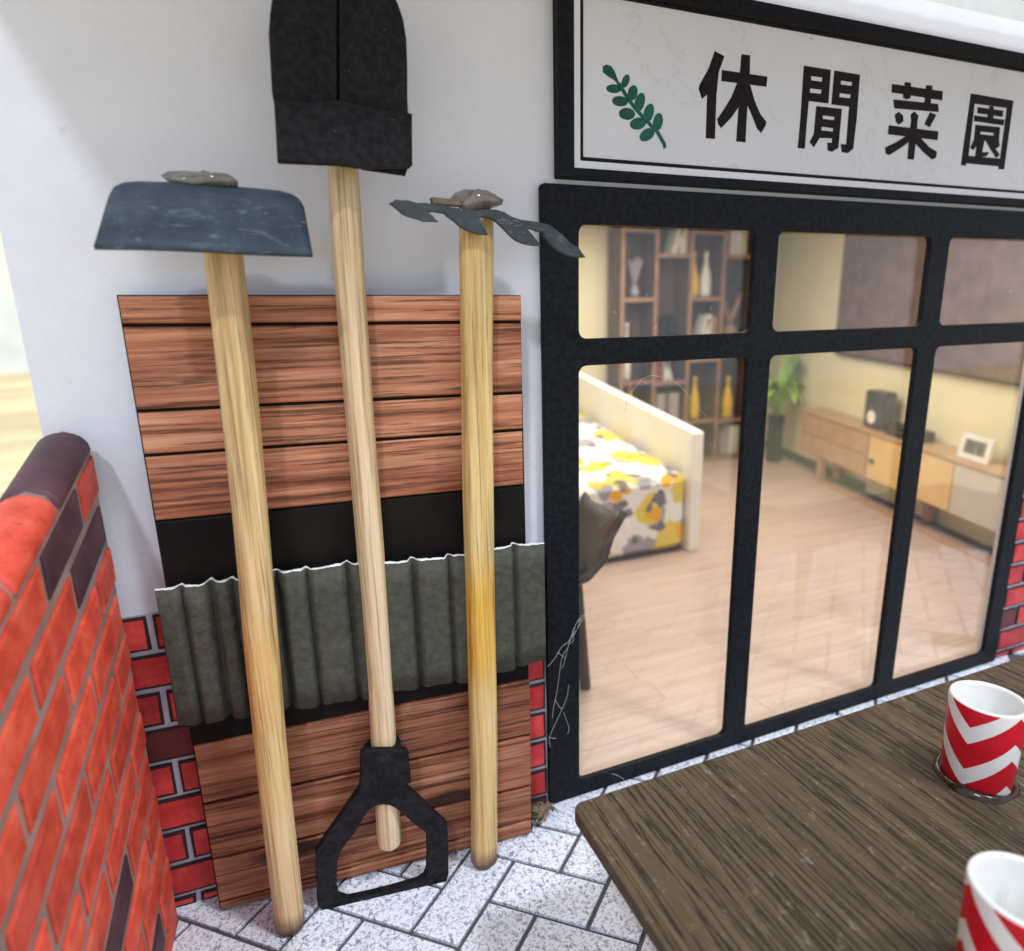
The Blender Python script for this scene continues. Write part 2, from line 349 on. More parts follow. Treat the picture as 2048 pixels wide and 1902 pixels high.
def lathe(prof, c, n=32, caps=(True, True)):
    V, Fc = [], []
    for r, z in prof:
        for k in range(n):
            t = 2 * math.pi * k / n; V.append((c[0] + r * math.cos(t), c[1] + r * math.sin(t), c[2] + z))
    for i in range(len(prof) - 1):
        for k in range(n): Fc.append((i * n + k, i * n + (k + 1) % n, (i + 1) * n + (k + 1) % n, (i + 1) * n + k))
    if caps[0] and prof[0][0] > 1e-6: Fc.append(tuple(range(n)))
    if caps[1] and prof[-1][0] > 1e-6: Fc.append(tuple(range((len(prof) - 1) * n, len(prof) * n)))
    return V, Fc
def card(loops, thick, bev=0.0, place=None, res=1):
    """flat cut-card shape: loops in (X, Z), holes allowed; place(x, z, d) -> point, d = 0 at the front"""
    cu = bpy.data.curves.new('tmp', 'CURVE'); cu.dimensions = '2D'; cu.fill_mode = 'BOTH'
    cu.extrude = thick / 2 - bev; cu.bevel_depth = bev; cu.bevel_resolution = res
    for lp in loops:
        sp = cu.splines.new('POLY'); sp.points.add(len(lp) - 1); sp.use_cyclic_u = True
        for i, p in enumerate(lp): sp.points[i].co = (p[0], p[1], 0, 1)
    o = bpy.data.objects.new('tmp', cu); COL.objects.link(o)
    dg = bpy.context.evaluated_depsgraph_get(); dg.update()
    me = bpy.data.meshes.new_from_object(o.evaluated_get(dg))
    V = [place(v.co.x, v.co.y, thick / 2 - v.co.z) for v in me.vertices]; Fc = [tuple(p.vertices) for p in me.polygons]
    bpy.data.objects.remove(o); bpy.data.curves.remove(cu); bpy.data.meshes.remove(me)
    return V, Fc
def flat(y0): return lambda x, z, d: (x, y0 + d, z)
def rrect(x0, x1, z0, z1, r, n=5, jit=0.0):
    P = []
    for cx, cz, a in ((x1 - r, z0 + r, -90), (x1 - r, z1 - r, 0), (x0 + r, z1 - r, 90), (x0 + r, z0 + r, 180)):
        for i in range(n + 1):
            t = math.radians(a + 90 * i / n); P.append((cx + r * math.cos(t), cz + r * math.sin(t)))
    return P
def smooth_poly(P, it=1):
    for _ in range(it):
        Q = []
        for i in range(len(P)):
            a, b = np.array(P[i]), np.array(P[(i + 1) % len(P)]); Q += [tuple(.75 * a + .25 * b), tuple(.25 * a + .75 * b)]
        P = Q
    return P

# ================================================================== THE SETTING
# table the miniature stands on, and the wall far behind it
tag(box('tabletop', -14, 14, -6, 19, -.26, -.06, 'tabletop'), 'pale pine table under the miniature', None, None, 'structure')
tag(box('backdrop', -40, 40, 24, 24.5, -8, 24, 'backdrop'), 'cream wall far behind the miniature', None, None, 'structure')
# paved ground: dark joint bed and granite setts in herringbone, each its own piece
ground = tag(box('ground', -.72, 2.7, -1.15, 2.5, -.058, -.006, 'joint'), 'dark grey joint bed of the herringbone paving', None, None, 'structure')
WA, WB, A0, B0 = .086, .079, -.311, .003
def ab(a, b): r = math.sqrt(.5); return ((a - b) * r, .84 * (a + b) * r)
def clip_y(P, lim):
    out = []
    for k in range(len(P)):
        a, b = P[k], P[(k + 1) % len(P)]
        if a[1] <= lim: out.append(a)
        if (a[1] <= lim) != (b[1] <= lim):
            q = (lim - a[1]) / (b[1] - a[1]); out.append((a[0] + (b[0] - a[0]) * q, lim))
    return out
def sett(i0, i1, j0, j1):
    g = .0036; c = .0016
    a0, a1, b0, b1 = A0 + i0 * WA, A0 + i1 * WA, B0 + j0 * WB, B0 + j1 * WB
    def loop(m_):
        P = [ab(a0 + m_, b0 + m_), ab(a1 - m_, b0 + m_), ab(a1 - m_, b1 - m_), ab(a0 + m_, b1 - m_)]
        return clip_y(P, .046 if P[0][0] < -.09 else .010)
    q, qi = loop(g), loop(g + c)
    if len(q) < 3 or len(q) != len(qi): return
    n = len(q); top = random.uniform(-.0006, .0006)
    cx, cy = sum(p[0] for p in q) / n, sum(p[1] for p in q) / n
    if not (-.72 < cx < 1.9 and -.80 < cy): return
    V = [(x, y, -.0055) for x, y in q] + [(x, y, top - c * .6) for x, y in q] + [(x, y, top) for x, y in qi]
    Fc = [tuple(range(n))] + [(k, (k + 1) % n, n + (k + 1) % n, n + k) for k in range(n)] + [(n + k, n + (k + 1) % n, 2 * n + (k + 1) % n, 2 * n + k) for k in range(n)] + [tuple(range(2 * n, 3 * n))]
    mk('paving_sett', V, Fc, 'granite', ground, base=(cx, cy, 0))
for j in range(-22, 24):
    for i in range(-22, 24):
        q = (i - j) % 4
        if q == 0: sett(i, i + 2, j, j + 1)
        elif q == 3: sett(i, i + 1, j, j + 2)

# ------------------------------------------------------------------ house facade
def wy(x): return .012 - .045 * min(x, 0.0)         # the card wall bows back a little to the left
fac = empty('house_facade', (0, .03, 0), 'white card house front with a red brick base, round the glazed door', 'house front')
def slab(x0, x1, z0, z1, t=.06):
    V = [(x, wy(x) + d, z) for x in (x0, x1) for d in (0, t) for z in (z0, z1)]
    return V, [(0, 1, 3, 2), (4, 6, 7, 5), (0, 4, 5, 1), (2, 3, 7, 6), (0, 2, 6, 4), (1, 5, 7, 3)]
V, Fc = join(slab(-.632, .02, 0, 1.318), slab(.02, 1.152, .985, 1.318, .02), slab(1.152, 2.3, 0, 1.318, .02))
bmv = mk('wall', V, Fc, 'wall', fac)
ZC = [.0177 + .0555 * k for k in range(-1, 9)]; LB = .112
for x0, x1 in ((-.632, -.002), (1.173, 1.78)):
    V = [(x, wy(x) - .0015 - e, z) for x in (x0, x1) for e in (0, -.0015) for z in (.0, .4600)]
    mk('mortar_bed', V, [(0, 1, 3, 2), (4, 6, 7, 5), (0, 4, 5, 1), (2, 3, 7, 6), (0, 2, 6, 4), (1, 5, 7, 3)], 'mortar', fac)
def brick(parent, P, U, Vv, N, w, h, mats, bed=0.0, proud=.004, rim=.0036, name='brick', j=.0008):
    """brick at corner P along unit vectors U, Vv with outward normal N: dark printed rim round a red face"""
    P, U, Vv, N = (np.array(q, float) for q in (P, U, Vv, N))
    def pt(a, b, d): return P + U * a + Vv * b + N * d
    jj = lambda: random.uniform(-j, j)
    o = [(0 + jj(), 0 + jj()), (w + jj(), 0 + jj()), (w + jj(), h + jj()), (0 + jj(), h + jj())]
    r = min(rim, w * .3, h * .3)
    i = [(r + jj(), r + jj()), (w - r + jj(), r + jj()), (w - r + jj(), h - r + jj()), (r + jj(), h - r + jj())]
    V = [pt(a, b, bed) for a, b in o] + [pt(a, b, bed + proud * .8) for a, b in o] + [pt(a, b, bed + proud) for a, b in i]
    Fc = [(0, 1, 2, 3)] + [(k, (k + 1) % 4, 4 + (k + 1) % 4, 4 + k) for k in range(4)] + [(4 + k, 4 + (k + 1) % 4, 8 + (k + 1) % 4, 8 + k) for k in range(4)] + [(8, 9, 10, 11)]
    return mk(name, V, Fc, None, parent, base=pt(w / 2, h / 2, 0), mats=mats, fmat=[1] * 9 + [0])
mg = .0036
for x0, x1 in ((-.632, -.004), (1.174, 1.78)):
    for k in range(len(ZC)):
        za = max(ZC[k] + mg, .0005); zb = (ZC[k + 1] if k + 1 < len(ZC) else ZC[k] + .0555) - mg
        if zb > .4665: zb = .4665
        if zb - za < .006: continue
        off = -.555 if k % 2 == 0 else -.555 + LB / 2
        n0 = math.floor((x0 - off) / LB) - 1
        for n in range(n0, n0 + 9):
            a, b = max(off + n * LB + mg, x0), min(off + (n + 1) * LB - mg, x1)
            if b - a < .006: continue
            if -.49 < a and b < -.075: continue            # wholly behind the plank panel
            ya, yb = wy(a), wy(b); U = np.array([b - a, yb - ya, 0]); L = np.linalg.norm(U)
            brick(fac, (a, ya - .0018, za), U / L, (0, 0, 1), (0, -1, 0), L, zb - za, ['brick', 'outline'])
# unseen board added over the wall to cast shade on it and the sign
rf = empty('shade_board', (-.2, .02, 1.319), 'unseen grey card board added to shade the white wall and the sign', 'blocker')
box('board', -.676, .34, -.36, .09, 1.3195, 1.345, 'blocker', rf, bev=.003)
box('board', .3405, 2.0, -.36, -.035, 1.3195, 1.345, 'blocker', rf, bev=.003)
box('front_lip', -.676, 2.0, -.368, -.3605, 1.312, 1.348, 'frame', rf, bev=.001)

# ------------------------------------------------------------------ low garden wall with a rounded brick cap
lw = empty('garden_wall', (-.61, -.3, 0), 'low red brick garden wall with rounded cap sloping down beside the tools', 'garden wall')
DX, SL = .0719, .348; FX = -.580
LN = math.hypot(1, DX); Udir = np.array([DX, 1, SL]); Hdir = np.array([DX / LN, 1 / LN, 0]); Nf = np.array([1 / LN, -DX / LN, 0])
HT = .054; YN = -.66
def fpt(y, zz, d=0.0):                     # y = distance from the facade, zz = height at the facade, d = outwards
    return np.array([FX + DX * y, y, zz + SL * y]) + Nf * d
yf = .036
core = []
for y in (YN, yf - .02):
    zb = 0.0 - SL * y
    for d, zz in ((-.003, zb), (-.003, .682), (-.010, .6955), (-.027, .7025), (-.044, .6955), (-HT + .003, .682), (-HT + .003, zb)): core.append(fpt(y, zz, d))
n = 7
mk('core', core, [tuple(range(n)), tuple(range(n, 2 * n))] + [(k, (k + 1) % n, n + (k + 1) % n, n + k) for k in range(n)], 'lowmortar', lw)
LC = .0572; LBK = .122
for k in range(13):
    zt = .6795 - LC * k; zl = zt - LC
    for nB in range(-1, 7):
        y1 = .012 - LBK * nB - (LBK / 2 if k % 2 == 0 else 0); y0 = y1 - LBK
        a, b = max(y0 + .005, YN), min(y1 - .005, yf - .022)
        if b - a < .012: continue
        if zt + SL * b < .004: continue
        h0, h1 = zl + .0072, zt - .0072
        V, Fc = [], []
        bot = lambda y: max(h0, .001 - SL * y)
        if h1 + SL * a < .004: a = (.004 - h1) / SL
        if b - a < .012: continue
        jj = lambda: random.uniform(-.001, .001)
        o = [(a, bot(a)), (b, bot(b)), (b, h1), (a, h1)]; i = [(a + .003 + jj(), bot(a) + .003), (b - .003 + jj(), bot(b) + .003), (b - .003 + jj(), h1 - .003), (a + .003 + jj(), h1 - .003)]
        V = [fpt(p, q, -.0028) for p, q in o] + [fpt(p, q, -.0008) for p, q in o] + [fpt(p, q, .0006) for p, q in i]
        Fc = [(0, 1, 2, 3)] + [(q, (q + 1) % 4, 4 + (q + 1) % 4, 4 + q) for q in range(4)] + [(4 + q, 4 + (q + 1) % 4, 8 + (q + 1) % 4, 8 + q) for q in range(4)] + [(8, 9, 10, 11)]
        dark = (k, nB) in ((0, 0), (1, 0), (7, 1), (10, 0))
        mk('brick', V, Fc, 'darkbrick' if dark else 'lowbrick', lw, base=fpt((a + b) / 2, (h0 + h1) / 2))
for nB in range(0, 6):                                     # half-round cap bricks
    y1 = min(.012 - LBK * nB, yf - .022); y0 = .012 - LBK * (nB + 1)
    if nB == 0: y1 = yf - .022
    V = []; N2 = 15
    for y in (y0 + .0045, y0 + .0075, y1 - .0075, y1 - .0045):
        e = .0012 if y in (y0 + .0045, y1 - .0045) else 0
        for q in range(N2):
            t = math.radians(-12 + 204 * q / (N2 - 1)); R_ = HT / 2 + .001 - e
            V.append(fpt(y, .6835 + .021 * math.sin(t) * R_ / (HT / 2) if math.sin(t) > 0 else .6835 + .006 * math.sin(t), -HT / 2 + math.cos(t) * R_))
    Fc = [(r * N2 + q, r * N2 + q + 1, (r + 1) * N2 + q + 1, (r + 1) * N2 + q) for r in range(3) for q in range(N2 - 1)]
    Fc += [tuple(range(N2)), tuple(range(3 * N2, 4 * N2))]
    mk('cap_brick', V, Fc, 'darkbrick' if nB == 0 else 'lowbrick', lw, base=fpt((y0 + y1) / 2, .68), smooth=True)

# ------------------------------------------------------------------ plank panel against the wall
PN = np.array([.1, 1, 0.0]) / math.hypot(.1, 1); PP = np.array([-.524, -.002, 0])
def pan(x, z, d): return tuple(np.array([x, -.002 - .1 * (x + .524), z]) + PN * d)     # d = depth behind the front
def pz(uv): q = onP(uv, PP, PN); return q[0], q[2]
pnl = empty('plank_panel', (-.28, -.01, 0), 'cedar plank hatch with a black band, against the white wall behind the tools', 'wood panel')
lz = [pz(c7(85, 68))[1], pz(c7(100, 190))[1], pz(c7(160, 550))[1], pz(c7(190, 737))[1], pz(c7(235, 1015))[1]]
rz = [pz(c7(1765, 65))[1], pz(c7(1770, 175))[1], pz(c7(1778, 472))[1], pz(c7(1782, 628))[1], pz(c7(1790, 860))[1]]
lz2 = [pz(c8(335, 805))[1], pz(c8(370, 1015))[1], pz(c8(400, 1215))[1], pz(c8(430, 1370))[1], .004]
rz2 = [pz(c8(1558, 560))[1], pz(c8(1558, 760))[1], pz(c8(1558, 945))[1], pz(c8(1555, 1068))[1], .004]
XL = (pz(c7(85, 68))[0] + pz(c7(235, 1015))[0] + pz(c8(430, 1400))[0]) / 3; XR = (pz(c7(1765, 65))[0] + pz(c7(1785, 700))[0] + pz(c8(1556, 900))[0]) / 3
def quadslab(x0, x1, zl0, zl1, zr0, zr1, d0, d1, c=.0018):
    o = [(x0, zl0), (x1, zr0), (x1, zr1), (x0, zl1)]; i = [(x0 + c * .5, zl0 + c), (x1 - c * .5, zr0 + c), (x1 - c * .5, zr1 - c), (x0 + c * .5, zl1 - c)]
    V = [pan(*p, d1) for p in o] + [pan(*p, d0 + c * .8) for p in o] + [pan(*p, d0) for p in i]
    return V, [(0, 1, 2, 3)] + [(k, (k + 1) % 4, 4 + (k + 1) % 4, 4 + k) for k in range(4)] + [(4 + k, 4 + (k + 1) % 4, 8 + (k + 1) % 4, 8 + k) for k in range(4)] + [(8, 9, 10, 11)]
mk('backing_board', *quadslab(XL - .003, XR + .001, .002, lz[0] + .002, .002, rz[0] + .001, .006, .022), 'void', pnl)
def planks(L, R):
    for k in range(len(L) - 1):
        g = .0022
        v, f = quadslab(XL, XR - .0008 * k, L[k + 1] + g, L[k] - (g if k else 0), R[k + 1] + g, R[k] - (g if k else 0), 0, .0062)
        b = np.mean(np.array(v), 0); mk('plank', v, f, 'plank', pnl, base=b)
planks(lz, rz); planks(lz2, rz2)
v, f = quadslab(XL - .001, XR, lz2[0] + .001, lz[-1] - .001, rz2[0] + .001, rz[-1] - .001, .003, .0058); mk('black_band', v, f, 'void', pnl)

# corrugated card strip across the panel
cg = empty('corrugated_strip', (-.27, -.035, .4), 'olive grey corrugated card strip with torn white edge, fixed across the plank hatch', 'corrugated strip')
top = [pz(c8(*q)) for q in ((215, 212), (480, 185), (620, 170), (900, 135), (1040, 125), (1310, 95), (1590, 50))]
bot = [pz(c8(*q)) for q in ((305, 692), (520, 670), (680, 640), (960, 600), (1080, 572), (1310, 540), (1585, 468))]
xs = np.linspace(top[0][0], top[-1][0], 260)
tz = np.interp(xs, [t[0] for t in top], [t[1] for t in top]); bz = np.interp(xs, [t[0] for t in bot], [t[1] for t in bot])
val = [pz(c8(x, y))[0] for x, y in ((325, 350), (430, 350), (515, 400), (655, 300), (765, 300), (905, 270), (1010, 270), (1135, 250), (1260, 220), (1385, 200), (1490, 180))]
def wave(x):
    d = .0
    for i, vx in enumerate(val):
        wd = .0052 if i % 2 else .0042; d += (.0150 if i % 2 else .0115) * math.exp(-((x - vx) / wd) ** 2)
    return d
V, Fc = [], []; rr = random.Random(3)
rip = np.cumsum([rr.uniform(-1, 1) for _ in xs]) * .0006; rip -= np.linspace(rip[0], rip[-1], len(xs))
NZ = 7
for x, t, b, r in zip(xs, tz, bz, rip):
    for k in range(NZ):
        q = k / (NZ - 1); z = t + (b - t) * q + r * (1 if k == 0 else .0) + (0.002 * math.sin(x * 90) if k == NZ - 1 else 0)
        V.append(pan(x, z, -.020 + wave(x)))
nx = len(xs)
for i in range(nx - 1):
    for k in range(NZ - 1): Fc.append((i * NZ + k, (i + 1) * NZ + k, (i + 1) * NZ + k + 1, i * NZ + k + 1))
o = mk('sheet', V, Fc, 'corr', cg, smooth=True)
sm = o.modifiers.new('thickness', 'SOLIDIFY'); sm.thickness = .0035 * S; sm.offset = 0
V, Fc = [], []
for i, (x, t, r) in enumerate(zip(xs, tz, rip)):
    w_ = .0006 + .0018 * abs(math.sin(x * 61 + 1.3 * math.sin(x * 23)) * math.sin(x * 143)); p = wave(x)
    for d, z in ((-.0222, -.0002), (-.0215, w_), (-.0185, w_ * .9), (-.0178, -.0002)): V.append(pan(x, t + r + z, d + p))
for i in range(nx - 1):
    for k in range(4): Fc.append((i * 4 + k, (i + 1) * 4 + k, (i + 1) * 4 + (k + 1) % 4, i * 4 + (k + 1) % 4))
Fc += [(0, 1, 2, 3), tuple((nx - 1) * 4 + k for k in range(4))]
mk('torn_edge', V, Fc, 'torn', cg)

# ================================================================== THE TOOLS
def pole(name, p0, p1, r0, r1, mat, parent, seed, facets=.035):
    rg = random.Random(seed); N = 26; path, rad = [], []
    ph = [rg.uniform(0, 6) for _ in range(4)]
    for i in range(N + 1):
        q = i / N; p = np.array(p0) * (1 - q) + np.array(p1) * q
        p = p + np.array([.0016 * math.sin(q * 7 + ph[0]), .001 * math.sin(q * 5 + ph[1]), 0]); path.append(p); rad.append((r0 * (1 - q) + r1 * q) * (1 + .015 * math.sin(q * 19 + ph[2])))
    e0 = path[0]; d = (path[0] - path[1]); d = d / np.linalg.norm(d)
    path = [e0 + d * .0, e0 - d * .002, e0 - d * .006] + path[1:]; rad = [rad[0] * .80, rad[0] * .93, rad[0]] + rad[1:]
    shp = lambda t, i: 1 + facets * math.sin(3 * t + ph[3]) + .022 * math.sin(7 * t + ph[0]) + .012 * math.sin(13 * t + ph[1])
    V, Fc = tube(path, rad, 30, True, 0, shp)
    return mk(name, V, Fc, mat, parent, smooth=True)
def blob(name, c, rx, ry, rz_, mat, parent, seed=1, n=14, rough=.22):
    rg = random.Random(seed); V, Fc = [], []; K = 9
    ph = [rg.uniform(0, 6) for _ in range(6)]
    for i in range(K):
        th = math.pi * (i + .0001) / (K - 1)
        for k in range(n):
            a = 2 * math.pi * k / n; q = 1 + rough * (math.sin(2 * a + ph[0] + th) * .5 + math.sin(3 * a + ph[1] - 2 * th) * .4 + math.sin(5 * a + ph[2] + 3 * th) * .25)
            V.append((c[0] + rx * q * math.sin(th) * math.cos(a), c[1] + ry * q * math.sin(th) * math.sin(a), c[2] + rz_ * q * math.cos(th)))
    for i in range(K - 1):
        for k in range(n): Fc.append((i * n + k, i * n + (k + 1) % n, (i + 1) * n + (k + 1) % n, (i + 1) * n + k))
    return mk(name, V, Fc, mat, parent, smooth=True)

# hoe
LY0, LY1 = -.064, -.056
b0 = onZ(cD(561, 1792), .004); b0[1] = LY0; lb = onY(cD(560, 1770), LY0)
lt = onY(cD(421, 395), LY1)
hoe = empty('garden_hoe', (b0[0], LY0, 0), 'garden hoe with slate blue blade and bamboo handle, standing beside the brick garden wall', 'hoe')
pole('handle', (lb[0], LY0, .001), (lt[0] + .002, LY1, lt[2]), .0192, .0198, 'bamboo1', hoe, 11)
fr = [(150, 688), (520, 694), (1000, 712), (1400, 735), (1856, 748), (1842, 700), (1812, 560), (1778, 380), (1745, 325), (1690, 292), (1600, 268), (1270, 238), (750, 204), (480, 196), (370, 206), (312, 232), (280, 290), (235, 440), (190, 585)]
NR = 9
def hoe_y(q): return -.088 - .040 * q                 # the blade flares out towards its cutting edge
# rows between the top outline and the lower edge
topl = [(280, 290), (312, 232), (370, 206), (480, 196), (620, 199), (750, 204), (1010, 220), (1270, 238), (1440, 252), (1600, 268), (1690, 292), (1745, 325), (1778, 380)]
botl = [(150, 688), (215, 690), (330, 692), (520, 695), (690, 699), (830, 705), (1060, 715), (1290, 729), (1450, 737), (1600, 741), (1700, 744), (1790, 746), (1856, 748)]
V, Fc = [], []; NC = len(topl)
for r in range(-2, NR):
    for c_ in range(NC):
        if r >= 0:
            q = r / (NR - 1); a = np.array(topl[c_]) * (1 - q) + np.array(botl[c_]) * q
            V.append(onY(cH(*a), hoe_y(q)))
        else:                                           # the shoulder bends back over the handle
            a = onY(cH(*topl[c_]), hoe_y(0)); V.append(a + np.array([0, .012 if r == -1 else .030, .004 if r == -1 else .0045]))
for r in range(NR + 1):
    for c_ in range(NC - 1): Fc.append((r * NC + c_, r * NC + c_ + 1, (r + 1) * NC + c_ + 1, (r + 1) * NC + c_))
o = mk('blade', V, Fc, 'slate', hoe, smooth=True)
sm = o.modifiers.new('thickness', 'SOLIDIFY'); sm.thickness = .0042 * S; sm.offset = 0
gb = onY(cH(1000, 175), -.070); blob('glue', (gb[0], -.072, gb[2]), .032, .022, .0085, 'glue', hoe, 4, rough=.4)

# shovel
MY = -.047
mb = onY(cG(740, 872), MY); mt = onY(cD(666, 300), MY); mtt = mt + (mt - mb) * .05
sho = empty('spade', (mb[0], MY, 0), 'spade with black blade up, pale bamboo shaft and black D grip on the paving', 'spade')
pole('shaft', mb, mtt, .0172, .0172, 'bamboo2', sho, 23, .02)
SY = -.084
def spt(x, y, yy): q = onY(cT(x, y), yy); return q
bl = []                                                 # blade outline as left/right edge per row (crop pixels)
rows = [(935, 160, 905), (760, 150, 905), (600, 140, 893), (530, 128, 890), (380, 120, 890), (200, 110, 884), (90, 118, 866), (0, 130, 835), (-80, 160, 795), (-150, 205, 745), (-205, 270, 680), (-240, 350, 600), (-255, 430, 530)]
QS = [0, .12, .25, .38, .478, .486, .514, .522, .62, .75, .88, 1]; NCs = len(QS); V, Fc = [], []
for y, xl, xr in rows:
    mid = .505 * (xl + xr) if y < 0 else 500
    for q in QS:
        x = xl + (mid - xl) * q * 2 if q <= .5 else mid + (xr - mid) * (q - .5) * 2
        h = abs(q - .5) * 2; dep = -.011 * (1 - (1 - h) ** 2) + (.011 if h < .03 else 0) + (.006 * max(0, (h - .8) / .2) ** 2)
        V.append(spt(x, y + 30 * (q - .2), SY + dep + .010))
for r_ in range(len(rows) - 1):
    for c_ in range(NCs - 1): Fc.append((r_ * NCs + c_, r_ * NCs + c_ + 1, (r_ + 1) * NCs + c_ + 1, (r_ + 1) * NCs + c_))
bld = o = mk('blade', V, Fc, 'black', sho)
sm = o.modifiers.new('thickness', 'SOLIDIFY'); sm.thickness = .004 * S; sm.offset = 0
fl = [onY(cT(*q), -.097)[[0, 2]] for q in ((145, 575), (330, 590), (500, 578), (700, 620), (900, 650), (915, 655), (917, 940), (905, 950), (640, 955), (420, 925), (160, 905))]
V, Fc = card([[tuple(p) for p in fl]], .007, .0008, flat(-.0995)); mk('socket_flap', V, Fc, 'black', bld)
fl2 = [onY(cT(*q), -.078)[[0, 2]] for q in ((640, 900), (900, 930), (880, 996), (640, 962))]
V, Fc = card([[tuple(p) for p in fl2]], .005, .0006, flat(-.080)); mk('socket_lining', V, Fc, 'black', bld)
# D grip: flat ring of card with a folded collar round the shaft
GY = -.072
hole = [(640, 590), (590, 615), (545, 672), (490, 770), (420, 860), (362, 940), (342, 1010), (338, 1120), (342, 1225), (362, 1275), (430, 1298), (600, 1262), (800, 1210), (950, 1165), (1000, 1130), (1020, 1080), (1024, 950), (1022, 805), (985, 775), (900, 710), (800, 620), (740, 588), (690, 582)]
outer = [(528, 440), (522, 478), (440, 590), (345, 732), (260, 850), (200, 945), (203, 1100), (210, 1330), (245, 1392), (310, 1406), (470, 1392), (800, 1300), (1085, 1212), (1150, 1162), (1164, 1105), (1162, 900), (1157, 740), (1070, 660), (940, 535), (845, 448)]
toXZ = lambda L, y: [tuple(onY(cG(*q), y)[[0, 2]]) for q in L]
GN = np.array([.13, 1, 0]); GP = np.array([-.30, -.066, 0])          # the grip stands turned a little, like the panel
def gxz(L, off): return [(q[0], max(q[2], .0012)) for q in (onP(cG(*p), GP + np.array([0, off, 0]), GN) for p in L)]
def gplace(off): return lambda x, z, d: (x, -.066 - .13 * (x + .30) + off + d, max(z, .0004))
H2, O2 = gxz(hole, 0), gxz(outer, 0)
V, Fc = card([O2, H2], .012, .0014, gplace(0)); o = mk('grip', V, Fc, 'black', sho)
col_ = gxz([(532, 215), (545, 198), (855, 192), (868, 205), (888, 424), (842, 440), (830, 500), (540, 500), (526, 470)], -.006)
V, Fc = card([col_], .010, .0014, gplace(-.006)); gcol = mk('collar', V, Fc, 'black', o)
cc = onY(cG(690, 190), -.06); V, Fc = tube([(cc[0], MY - .004, cc[2] - .055), (cc[0], MY - .004, cc[2] - .01), (cc[0] - .001, MY - .004, cc[2] + .0035)], [.026, .0262, .0255], 24, True, 0, lambda t, i: 1 + .04 * math.sin(2 * t + i) + .02 * math.sin(5 * t))
mk('collar_wrap', V, Fc, 'black', o, smooth=True)

# fork
RY = -.066
rb = onY(cD(940, 1668), RY); rt = onY(cD(924, 408), RY)
frk = empty('garden_fork', (rb[0], RY, 0), 'garden fork with four wavy grey tines and yellowish bamboo handle, standing nearest the glazed door', 'garden fork')
pole('handle', (rb[0], RY, .001), (rt[0], RY + .004, rt[2]), .0204, .0210, 'bamboo3', frk, 31, .05)
tn = [(803, 1150), (830, 1136), (900, 1141), (1000, 1156), (1100, 1170), (1200, 1186), (1300, 1200), (1400, 1190), (1450, 1205), (1500, 1235), (1590, 1256), (1690, 1276), (1740, 1302), (1800, 1362), (1870, 1412), (1899, 1459), (1840, 1456), (1770, 1430), (1712, 1380), (1672, 1312), (1610, 1296), (1572, 1290), (1610, 1340), (1650, 1393), (1560, 1382), (1490, 1342), (1440, 1284), (1390, 1240), (1345, 1226), (1298, 1232), (1330, 1290), (1352, 1332), (1280, 1318), (1205, 1284), (1160, 1242), (1110, 1208), (1050, 1194), (995, 1196), (1040, 1226), (1064, 1254), (1000, 1252), (910, 1224), (850, 1190)]
jit = random.Random(5)
def tine_y(z): return -.098 - .10 * max(0, .93 - z)
tn2 = [p for a, b in zip(tn, tn[1:] + tn[:1]) for p in (a, ((a[0] + b[0]) / 2 + jit.uniform(-4, 4), (a[1] + b[1]) / 2 + jit.uniform(-4, 4)))]
T2 = [tuple(onY(cT(x + jit.uniform(-2, 2), y + jit.uniform(-3, 3)), -.1)[[0, 2]]) for x, y in tn2]
V, Fc = card([T2], .007, .0007, lambda x, z, d: (x, tine_y(z) + d, z)); mk('tines', V, Fc, 'slategrey', frk)
gb = onY(cT(1285, 1150), -.075); blob('glue', (gb[0], -.078, gb[2]), .032, .018, .0105, 'glue', frk, 9, rough=.55)
tb = [tuple(onY(cT(*q), -.085)[[0, 2]]) for q in ((1035, 1130), (1180, 1142), (1190, 1168), (1040, 1158))]
V, Fc = card([tb], .012, .001, flat(-.09)); mk('tab', V, Fc, 'husk', frk)

# ================================================================== GLAZED DOOR
XD = [0, .0552, .3737, .4185, .7765, .8234, 1.1283, 1.1713]; ZD = [0, .0299, .7528, .79, .9512, 1.0]
door = empty('glazed_door', (.585, 0, 0), 'black framed glazed door of six panes, lit room behind it', 'door')
loops = [rrect(0, 1.1713, .0015, 1.0, .004, 2)]
for a in (1, 3, 5):
    for z0, z1 in ((1, 2), (3, 4)): loops.append(rrect(XD[a], XD[a + 1], ZD[z0], ZD[z1], .014))
V, Fc = card(loops, .0105, .0012, flat(0.0)); mk('frame', V, Fc, 'frame', door)
for a in (1, 3, 5):
    for z0, z1 in ((1, 2), (3, 4)):
        box('pane', XD[a] - .012, XD[a + 1] + .012, .0125, .0150, ZD[z0] - .012, ZD[z1] + .012, 'glass', door)
# dust and short fibres stuck to the panes
V, Fc = [], []; rg = random.Random(2)
for k in range(46):
    x, z = rg.uniform(.06, 1.12), rg.uniform(.6, .95) if k < 32 else rg.uniform(.05, .75)
    if rg.random() < .55: L = rg.uniform(.003, .009)
    else: L = .0012
    a = rg.uniform(0, 3.14); bend = rg.uniform(-.4, .4) * L
    P = [(x + L * q * math.cos(a) - bend * (q * q - .25) * math.sin(a), .0098, z + L * q * math.sin(a) + bend * (q * q - .25) * math.cos(a)) for q in (-.5, -.2, .2, .5)]
    V, Fc = join((V, Fc), tube(P, .00036, 4))
tag(mk('dust', V, Fc, 'lint', door), kind='stuff')

